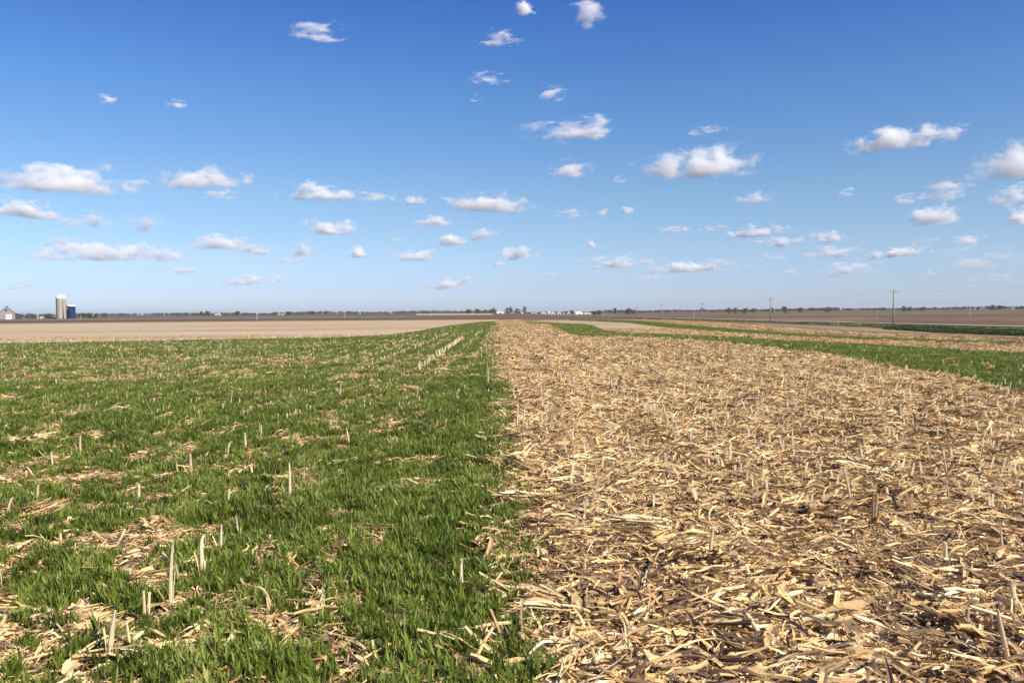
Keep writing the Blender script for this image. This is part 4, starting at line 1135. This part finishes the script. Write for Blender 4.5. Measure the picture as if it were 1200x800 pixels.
for a in [
 ('stalk', 705, 612, 733, 672, 0.026, 0.14, 'long dark weathered stalk lying away from the viewer near the seam'),
 ('stalk', 703, 725, 741, 724, 0.020, 0.92, 'short bright straight stalk lying crosswise in the lower middle right'),
 ('stalk', 690, 791, 777, 796, 0.018, 0.88, 'long pale stalk lying crosswise at the bottom just right of the seam'),
 ('stalk', 765, 737, 787, 738, 0.024, 0.95, 'short bright stub of stalk right of the straight crosswise one'),
 ('stalk', 848, 750, 906, 753, 0.018, 0.85, 'pale slim stalk lying crosswise under the whitish cob'),
 ('cob', 829, 731, 864, 734, 0.045, 0.97, 'whitish empty cob lying in the near right field'),
 ('stalk', 656, 722, 712, 746, 0.018, 0.55, 'tan stalk slanting down toward a bright crosswise one'),
 ('leaf', 746, 712, 778, 768, 0.032, 0.10, 'long dark leaf slanting in the middle of the near right field'),
 ('stalk', 785, 755, 793, 800, 0.030, 0.08, 'pair like dark stalk pointing at the viewer at the bottom'),
 ('stalk', 611, 631, 624, 652, 0.022, 0.12, 'short dark stalk at the ragged edge of the green'),
 ('stalk', 650, 760, 657, 800, 0.022, 0.16, 'grey stalk pointing at the viewer beside the seam'),
 ('stalk', 883, 688, 886, 732, 0.018, 0.12, 'thin dark stalk pointing away right of the cob'),
 ('stalk', 812, 614, 833, 655, 0.020, 0.15, 'slanting dark stalk beside the dull upright stub'),
 ('leaf', 625, 606, 611, 626, 0.02, 0.6, 'short tan leaf at the seam above a dark stalk'),
 ('stalk', 1043, 646, 1078, 638, 0.020, 0.98, 'bright white stalk lying crosswise right of a small green weed'),
 ('stalk', 1136, 613, 1175, 623, 0.018, 0.80, 'slim pale stalk slanting in the upper right of the residue'),
 ('stalk', 1074, 739, 1121, 735, 0.017, 0.62, 'slim tan stalk lying crosswise left of a short white stub'),
 ('stalk', 1152, 785, 1203, 797, 0.026, 0.70, 'thick tan stalk in the bottom right corner under a leaning stub'),
 ('husk', 1022, 698, 1044, 707, 0.055, 0.88, 'golden boat shaped husk below the small green weed'),
 ('husk', 1074, 612, 1090, 620, 0.06, 0.86, 'golden husk lying above the bright white stalk'),
 ('husk', 1065, 670, 1098, 680, 0.06, 0.72, 'broad tan husk right of the small green weed'),
 ('husk', 1011, 668, 1032, 676, 0.05, 0.96, 'pale curled husk over the small green weed'),
 ('leaf', 917, 668, 944, 660, 0.06, 0.66, 'wide flat tan leaf left of the small green weed'),
 ('husk', 960, 742, 988, 733, 0.06, 0.74, 'pale broad husk below left of a fan of grey leaves'),
 ('leaf', 1098, 698, 1152, 713, 0.045, 0.7, 'long broad tan leaf across the lower right'),
 ('leaf', 1100, 752, 1150, 770, 0.05, 0.62, 'long broad brown leaf above the bottom right corner'),
 ('leaf', 1004, 745, 1010, 722, 0.028, 0.18, 'left blade of a fan of grey leaves in the lower right'),
 ('leaf', 1014, 745, 1016, 720, 0.028, 0.2, 'middle blade of a fan of grey leaves in the lower right'),
 ('leaf', 1024, 745, 1020, 722, 0.028, 0.14, 'right blade of a fan of grey leaves in the lower right'),
 ('stalk', 945, 672, 968, 697, 0.026, 0.16, 'left of two parallel dark stalks left of the small weed'),
 ('stalk', 953, 668, 975, 692, 0.026, 0.2, 'right of two parallel dark stalks left of the small weed'),
 ('stalk', 1058, 775, 1063, 752, 0.026, 0.10, 'dark upright looking stalk near the bottom right middle'),
 ('stalk', 1064, 776, 1096, 776, 0.014, 0.97, 'thin white stick lying crosswise at the bottom right'),
 ('stalk', 1065, 798, 1073, 786, 0.016, 0.98, 'left arm of a white V of sticks at the bottom edge'),
 ('stalk', 1075, 786, 1084, 798, 0.016, 0.96, 'right arm of a white V of sticks at the bottom edge'),
 ('stalk', 905, 752, 929, 797, 0.024, 0.6, 'tan stalk slanting to the bottom edge at the middle of the right field'),
 ('stalk', 1036, 655, 1073, 706, 0.018, 0.14, 'long thin dark stalk slanting right of the small green weed'),
 ('husk', 608, 670, 630, 680, 0.06, 0.75, 'tan husk lying at the ragged green edge'),
 ('leaf', 606, 741, 626, 734, 0.04, 0.62, 'orange tan leaf tip at the green edge low down'),
 ('leaf', 62, 686, 122, 678, 0.05, 0.62, 'long broad tan leaf heap in a gap of the left foreground'),
 ('leaf', 45, 704, 88, 692, 0.045, 0.66, 'second tan leaf under the long broad one on the left'),
 ('husk', 105, 694, 125, 704, 0.06, 0.6, 'brownish husk at the right end of the left gap'),
 ('leaf', 75, 800, 103, 775, 0.07, 0.66, 'broad yellow brown leaf at the bottom left'),
 ('stalk', 146, 776, 176, 799, 0.026, 0.8, 'pale stalk sloping down from the lower left litter heap'),
 ('stalk', 182, 772, 222, 800, 0.034, 0.58, 'thick brown leafy stalk curving right at the bottom left'),
 ('stalk', 220, 797, 268, 786, 0.024, 0.6, 'brown stalk continuing right at the bottom left'),
 ('leaf', 342, 650, 400, 644, 0.05, 0.66, 'pale leaf heap in the green just above the left middle'),
 ('stalk', 411, 715, 431, 722, 0.02, 0.5, 'curved grey stalk end arching in the near green plot'),
 ('stalk', 430, 727, 421, 756, 0.022, 0.3, 'grey stalk standing under the arching end'),
 ('husk', 449, 768, 461, 750, 0.06, 0.98, 'pale yellow pointed husk in the lower green plot'),
 ('husk', 505, 770, 540, 785, 0.08, 0.72, 'large tan husk heap at the bottom left of the seam'),
 ('husk', 553, 748, 570, 757, 0.08, 0.55, 'round greyish husk tuft left of the green edge'),
 ('stalk', 482, 622, 506, 612, 0.03, 0.66, 'tan leafy stalk in a gap of the middle green'),
 ('husk', 362, 784, 384, 800, 0.05, 0.6, 'brown curled husk at the bottom edge of the green plot'),
 ('leaf', 342, 755, 361, 735, 0.045, 0.5, 'brown leaf lying in a dark hollow of the green plot'),
 ('leaf', 248, 690, 300, 700, 0.035, 0.6, 'thin tan leaf between tufts left of a dark hollow'),
 ('stalk', 146, 640, 163, 637, 0.03, 0.9, 'short bright stalk chip high in the left foreground'),
 ('leaf', 0, 754, 16, 750, 0.03, 0.7, 'tan leaf end at the left edge low down'),
]:
    lying(*a)
# plain, nameless larger pieces of the near right field
k = 0; kinds = ('leaf', 'husk', 'stalk', 'stalk', 'leaf')
PL = []
for j in range(20):
    mb = MB(); kd = kinds[j % 5]
    if kd == 'stalk': stalk_piece(mb, (0, 0, 0), 0, random.uniform(.16, .50), random.uniform(.008, .014), 0.04, random.choice((0.10, 0.16, 0.24, 0.85)), 8); nm = ('stalk_piece', 'corn stalk')
    elif kd == 'husk':
        for s in range(2): leaf_piece(mb, (0, s * .006, s * .006), random.gauss(0, .15), random.uniform(.12, .18), random.uniform(.035, .055), 0.05, random.gauss(0, .3), 0.06, random.uniform(.5, .95), 7, 0.9)
        nm = ('corn_husk', 'corn husk')
    else: leaf_piece(mb, (0, 0, 0), 0, random.uniform(.14, .32), random.uniform(.016, .036), 0.04, random.gauss(0, .4), random.uniform(-0.02, .04), random.uniform(.3, .9), 8, 0.5); nm = ('corn_leaf', 'corn leaf')
    PL.append((mb.mesh(nm[0], M['residue']), nm))
for k in range(210):
    y = 3.5 + 6.0 * random.random() ** 1.2; x = random.uniform(0.3, 0.66 * y + .3)
    me, nm = PL[k % 20]
    o = link(nm[0], me); o.location = (x, y, H(x, y) + random.uniform(.04, .06)); o.rotation_euler = (random.gauss(0, .15), random.gauss(0, .12), random.gauss(0, 1.0))
    word = nm[1].split()[1]
    tag(o, {'stalk': 'plain broken corn stalk piece lost among the chopped residue of the near right field', 'husk': 'plain corn husk lost among the chopped residue of the near right field',
            'leaf': 'plain torn corn leaf lost among the chopped residue of the near right field'}[word], nm[1], 'plain larger %s pieces in the near right field' % word)

# small green weeds in the residue
def weed(px, py, h, n, label, rad=0.05):
    x, y = ground_at(px, py); mb = MB()
    for _ in range(n):
        bh = h * random.uniform(.5, 1.1)
        blade(mb, random.gauss(0, rad), random.gauss(0, rad), random.uniform(0, 6.28), bh, random.uniform(.006, .010), bh * random.uniform(.2, .9), random.uniform(.15, .6), 4)
    o = mb.build('weed', M['blade']); o.location = (x, y, H(x, y) + 0.02); tag(o, label, 'weed')
weed(1020, 688, 0.09, 46, 'small dark green weed tuft between pale husks on the right', 0.06)
weed(819, 718, 0.07, 34, 'tiny faded green weed left of the whitish cob', 0.04)
weed(631, 742, 0.10, 60, 'small bright tuft standing off the green edge, low down', 0.04)
weed(617, 690, 0.12, 80, 'bright tuft on the green edge beside a tan husk', 0.05)
weed(640, 705, 0.08, 40, 'little tuft detached to the right of the green edge', 0.03)
weed(608, 427, 0.16, 60, 'far green clump standing in residue by the seam row', 0.16)
weed(604, 421, 0.14, 40, 'smaller far green clump beyond the seam row', 0.12)
weed(607, 444, 0.12, 40, 'green clump beside the seam row stubs', 0.12)
weed(715, 655, 0.05, 24, 'sparse low weed in residue between the seam and a dull upright stub', 0.04)
weed(940, 600, 0.05, 22, 'thin olive weed left of the thick forked stub', 0.04)
weed(880, 712, 0.06, 26, 'small olive weed right above the thin dark stalk', 0.04)
weed(633, 796, 0.12, 90, 'bright tuft at the foot of the seam', 0.07)

# ------------------------------------------------------------------ clouds: bodies of vapour at their real distance and height
def cloud_material(kind, size, wide, k):
    """vapour whose density thins out from the heart of the cloud, torn by noise, cut flat below; size = height in metres, wide = width / height"""
    A, B, lo, hi, D = {3: (1.0, 4.2, 0.22, 0.85, 3.4), 2: (0.9, 5.2, 0.32, 1.1, 3.1), 1: (0.8, 5.4, 0.34, 1.3, 2.2)}[kind]
    rs = random.Random(k * 13 + 1)
    m = bpy.data.materials.new('cloud_vapour'); m.use_nodes = True; nt = m.node_tree; L = nt.links
    for q in list(nt.nodes): nt.nodes.remove(q)
    out = nt.nodes.new('ShaderNodeOutputMaterial'); pv = nt.nodes.new('ShaderNodeVolumePrincipled')
    pv.inputs['Color'].default_value = (1.0, 0.997, 0.992, 1); pv.inputs['Anisotropy'].default_value = 0.0
    tc = nt.nodes.new('ShaderNodeTexCoord')
    def math_(op, a, b=None, c=None):
        q = nt.nodes.new('ShaderNodeMath'); q.operation = op
        for n_, v in enumerate((a, b, c)):
            if v is None: continue
            if isinstance(v, (int, float)): q.inputs[n_].default_value = v
            else: L.new(v, q.inputs[n_])
        return q.outputs[0]
    mp = nt.nodes.new('ShaderNodeMapping'); mp.inputs['Scale'].default_value = (0.7, 1.0, 1.15) if kind == 3 else (0.5, 1.0, 1.3)
    mp.inputs['Rotation'].default_value = (0, rs.uniform(0.1, 0.5), 0); mp.inputs['Location'].default_value = (k * 7.7, k * 3.3, rs.uniform(0, 50))
    L.new(tc.outputs['Object'], mp.inputs['Vector'])
    n = nt.nodes.new('ShaderNodeTexNoise'); n.inputs['Scale'].default_value = 1.7; n.inputs['Detail'].default_value = 7; n.inputs['Roughness'].default_value = 0.62
    n.inputs['Distortion'].default_value = 0.25
    L.new(mp.outputs[0], n.inputs['Vector'])
    sp = nt.nodes.new('ShaderNodeSeparateXYZ'); L.new(tc.outputs['Object'], sp.inputs[0])
    xx = math_('DIVIDE', sp.outputs['X'], wide * 0.5); yy = math_('DIVIDE', sp.outputs['Y'], 0.8); zz = math_('DIVIDE', math_('ADD', sp.outputs['Z'], 0.15), 0.66)
    sq = math_('ADD', math_('ADD', math_('MULTIPLY', xx, xx), math_('MULTIPLY', yy, yy)), math_('MULTIPLY', zz, zz))
    f = math_('SUBTRACT', 1.0, math_('SQRT', sq))
    g = math_('ADD', math_('MULTIPLY', f, A), math_('MULTIPLY', math_('SUBTRACT', n.outputs['Fac'], 0.5), B))
    mr = nt.nodes.new('ShaderNodeMapRange'); mr.interpolation_type = 'SMOOTHSTEP'
    mr.inputs['From Min'].default_value = lo; mr.inputs['From Max'].default_value = hi; mr.inputs['To Max'].default_value = D / size
    L.new(g, mr.inputs['Value'])
    bs = nt.nodes.new('ShaderNodeMapRange'); bs.interpolation_type = 'SMOOTHSTEP'
    bs.inputs['From Min'].default_value = -0.50 if kind == 3 else -0.65; bs.inputs['From Max'].default_value = -0.30
    L.new(sp.outputs['Z'], bs.inputs['Value'])
    L.new(math_('MULTIPLY', mr.outputs[0], bs.outputs[0]), pv.inputs['Density']); L.new(pv.outputs[0], out.inputs['Volume'])
    return m

CLOUDS = [
 (82, 210, 108, 30, 3, 'long white cloud with a rounded crest high on the far left'),
 (22, 212, 44, 18, 1, 'faint grey white cloud touching the left edge beside a long white one'),
 (30, 245, 60, 19, 3, 'ragged white cloud just below the long one on the far left'),
 (163, 214, 20, 12, 2, 'small soft puff between the two big white clouds on the left'),
 (235, 207, 84, 26, 3, 'white cloud with a peaked middle and curled right tail'),
 (257, 227, 36, 11, 2, 'small flat cloud tucked under the peaked white cloud'),
 (290, 210, 14, 16, 1, 'tiny torn wisp right of the peaked white cloud'),
 (100, 257, 50, 15, 2, 'thin veiled cloud midway above the long low bank on the left'),
 (168, 261, 36, 18, 1, 'barely visible curl of cloud above the long low bank'),
 (72, 282, 36, 10, 2, 'small flat cloud resting over the left end of the long low bank'),
 (125, 295, 170, 20, 3, 'longest low cloud bank stretching above the two silos'),
 (258, 283, 50, 19, 3, 'wedge shaped cloud rising to the right of the long low bank'),
 (300, 291, 50, 13, 2, 'flat soft cloud trailing right from the wedge shaped one'),
 (357, 290, 30, 17, 2, 'small upright puff left of a lone round puff'),
 (341, 303, 36, 10, 1, 'pale smear slanting below a small upright puff'),
 (217, 316, 30, 9, 2, 'small pinkish cloud below the wedge shaped cloud'),
 (298, 328, 84, 11, 2, 'low thin pinkish streak of cloud near the left horizon'),
 (157, 314, 13, 6, 1, 'speck of cloud under the longest bank'),
 (28, 334, 30, 8, 1, 'faint pink smear low above the grey barn'),
 (375, 225, 80, 19, 3, 'flat based white cloud with a small central peak'),
 (441, 230, 42, 12, 2, 'thin cloud right of the flat based peaked one'),
 (485, 235, 28, 11, 3, 'small compact white puff left of the bright wedge cloud'),
 (573, 237, 95, 23, 3, 'bright wedge cloud with a square right end over the seam'),
 (388, 266, 58, 18, 3, 'white cloud with a domed left half below the flat based one'),
 (508, 259, 50, 13, 2, 'veiled cloud slanting below the bright wedge cloud'),
 (418, 295, 20, 14, 3, 'lone round puff low in the middle left'),
 (485, 298, 62, 16, 3, 'lumpy white cloud low left of the seam'),
 (531, 281, 32, 17, 3, 'bright knob of cloud above the lumpy low one'),
 (566, 274, 30, 14, 2, 'soft cloud right of the bright knob'),
 (466, 279, 20, 7, 1, 'tiny faint cloud over the lumpy low one'),
 (605, 296, 46, 17, 3, 'oval white cloud low just right of the seam'),
 (585, 309, 18, 7, 2, 'small scrap of cloud under the oval one'),
 (525, 332, 62, 12, 2, 'lowest soft white cloud left of the white shed'),
 (372, 38, 52, 20, 2, 'feathery torn cloud alone in the deep blue upper left'),
 (583, 44, 48, 16, 2, 'thin wisp under the small round puff at the top middle'),
 (613, 10, 23, 15, 3, 'small round puff at the very top middle'),
 (688, 14, 32, 30, 2, 'stringy vertical wisp at the top right of the middle'),
 (571, 92, 48, 12, 1, 'nearly invisible thread of cloud above a speck'),
 (558, 116, 12, 8, 1, 'speck of cloud under a nearly invisible thread'),
 (648, 108, 26, 17, 2, 'small slanted puff above the broken feathery cloud'),
 (670, 151, 102, 26, 2, 'broken feathery cloud made of several torn tufts'),
 (668, 196, 42, 21, 2, 'small slanted cloud below the broken feathery one'),
 (818, 192, 122, 34, 3, 'largest white cloud right of centre with a frayed underside'),
 (1056, 162, 104, 24, 3, 'smooth sausage shaped white cloud high on the right'),
 (1186, 190, 70, 34, 3, 'bright heaped cloud cut by the right edge'),
 (1110, 222, 52, 21, 2, 'soft greyish cloud left of the right edge pair'),
 (1063, 232, 26, 12, 2, 'small flat puff left of a soft greyish cloud'),
 (1098, 251, 42, 23, 3, 'round white cloud under the soft greyish one'),
 (1190, 228, 42, 20, 2, 'upper of two small clouds at the right edge'),
 (1197, 253, 32, 18, 3, 'lower of two small clouds at the right edge'),
 (990, 225, 22, 8, 1, 'tiny pale cloud below the sausage shaped one'),
 (889, 271, 64, 13, 3, 'flat white cloud leading the low chain on the right'),
 (915, 283, 60, 11, 2, 'thin cloud under the leader of the low chain'),
 (970, 277, 38, 13, 3, 'small bright wedge in the low chain on the right'),
 (978, 294, 66, 13, 2, 'second row cloud of the low chain below the bright wedge'),
 (1054, 295, 62, 11, 3, 'narrow white cloud above the tallest pole'),
 (1138, 280, 34, 13, 2, 'small pinkish cloud right of the tallest pole'),
 (990, 315, 70, 14, 2, 'low ragged cloud left of the tallest pole'),
 (1145, 303, 70, 22, 1, 'large faint veil low on the far right'),
 (1087, 319, 18, 8, 1, 'tiny faint cloud low right of the tallest pole top'),
 (722, 307, 98, 14, 2, 'left half of the long low double cloud right of centre'),
 (808, 312, 104, 15, 3, 'brighter right half of the long low double cloud'),
 (790, 268, 40, 9, 2, 'thin flat cloud midway under the largest cloud'),
 (835, 267, 38, 7, 1, 'faint continuation right of a thin flat cloud'),
 (693, 286, 22, 9, 2, 'small pink scrap over the long low double cloud'),
 (668, 249, 34, 14, 1, 'pale curl of cloud below the small slanted pair'),
 (706, 248, 10, 9, 2, 'dot of cloud between a pale curl and a small dash'),
 (738, 245, 20, 9, 2, 'small dash of cloud below left of the largest one'),
 (727, 210, 14, 8, 1, 'faint dot left of the largest cloud'),
 (830, 152, 36, 10, 1, 'ghostly smear above the largest cloud'),
 (886, 231, 42, 14, 1, 'slanting ghostly streak below right of the largest cloud'),
 (126, 116, 16, 10, 2, 'left one of two lone small puffs in the upper left'),
 (209, 122, 20, 8, 2, 'right one of two lone small puffs in the upper left'),
 (762, 324, 42, 7, 1, 'faint low streak under the brighter half of the double cloud'),
 (905, 301, 42, 8, 1, 'faint streak below the thin cloud of the low chain'),
 (640, 321, 32, 6, 1, 'faint low dash right of the oval cloud'),
 (452, 321, 32, 6, 1, 'faint low dash left of the lowest soft cloud'),
 (190, 303, 34, 6, 1, 'faint trailing shred right of the longest bank'),
 (1085, 281, 26, 7, 1, 'faint dash between the small pinkish cloud and the narrow white one'),
 (1165, 325, 46, 8, 1, 'lowest faint streak by the right edge'),
 (925, 318, 16, 6, 2, 'tiny low cloud left of the low ragged one'),
]
import bmesh
for k, (px, py, w, h, dens, lab) in enumerate(CLOUDS):
    d0 = ray(px, py)
    elev = max(0.028, d0[2] / math.hypot(d0[0], d0[1]))
    dist = min(1150 / elev, 24000)                       # all float near the same height, so low ones are far ones
    c = Vector(d0) * (dist / math.hypot(d0[0], d0[1])) + Vector((0, 0, CAM_H))
    size = h * 1.05 * dist / FPX
    wide = w / (h * 1.05) * 1.12
    bm = bmesh.new()
    bmesh.ops.create_icosphere(bm, subdivisions=3, radius=1.0, matrix=Matrix.Diagonal((wide * 0.5 * 1.2 + 0.1, 1.0, 0.78, 1)))
    for v in bm.verts:
        v.co += mnoise.noise_vector(v.co * 1.1 + Vector((k * 5.1, 0, 0))) * 0.08
        if v.co.z < -0.55: v.co.z = -0.55 + (v.co.z + 0.55) * 0.3
    me = bpy.data.meshes.new('cloud'); bm.to_mesh(me); bm.free()
    me.materials.append(cloud_material(dens, size, wide, k))
    o = link('cloud', me); o.location = c; o.scale = (size, size, size)
    o.rotation_euler = (0, random.Random(k).uniform(-0.10, 0.04), math.atan2(-d0[0], d0[1]))
    tag(o, lab, 'cloud')

# ------------------------------------------------------------------ thin spring haze over the plain
hz = MB(); hz.box((0, 3200, 14), (10800, 8000, 38))
hm = bpy.data.materials.new('haze_air'); hm.use_nodes = True
for q in list(hm.node_tree.nodes): hm.node_tree.nodes.remove(q)
ho = hm.node_tree.nodes.new('ShaderNodeOutputMaterial'); hv = hm.node_tree.nodes.new('ShaderNodeVolumePrincipled')
hv.inputs['Color'].default_value = (0.86, 0.93, 1.0, 1); hv.inputs['Density'].default_value = 0.00008; hv.inputs['Anisotropy'].default_value = 0.3
hm.node_tree.links.new(hv.outputs[0], ho.inputs['Volume'])
haze = hz.build('haze', hm); tag(haze, 'thin pale haze lying over the whole plain', kind='stuff')
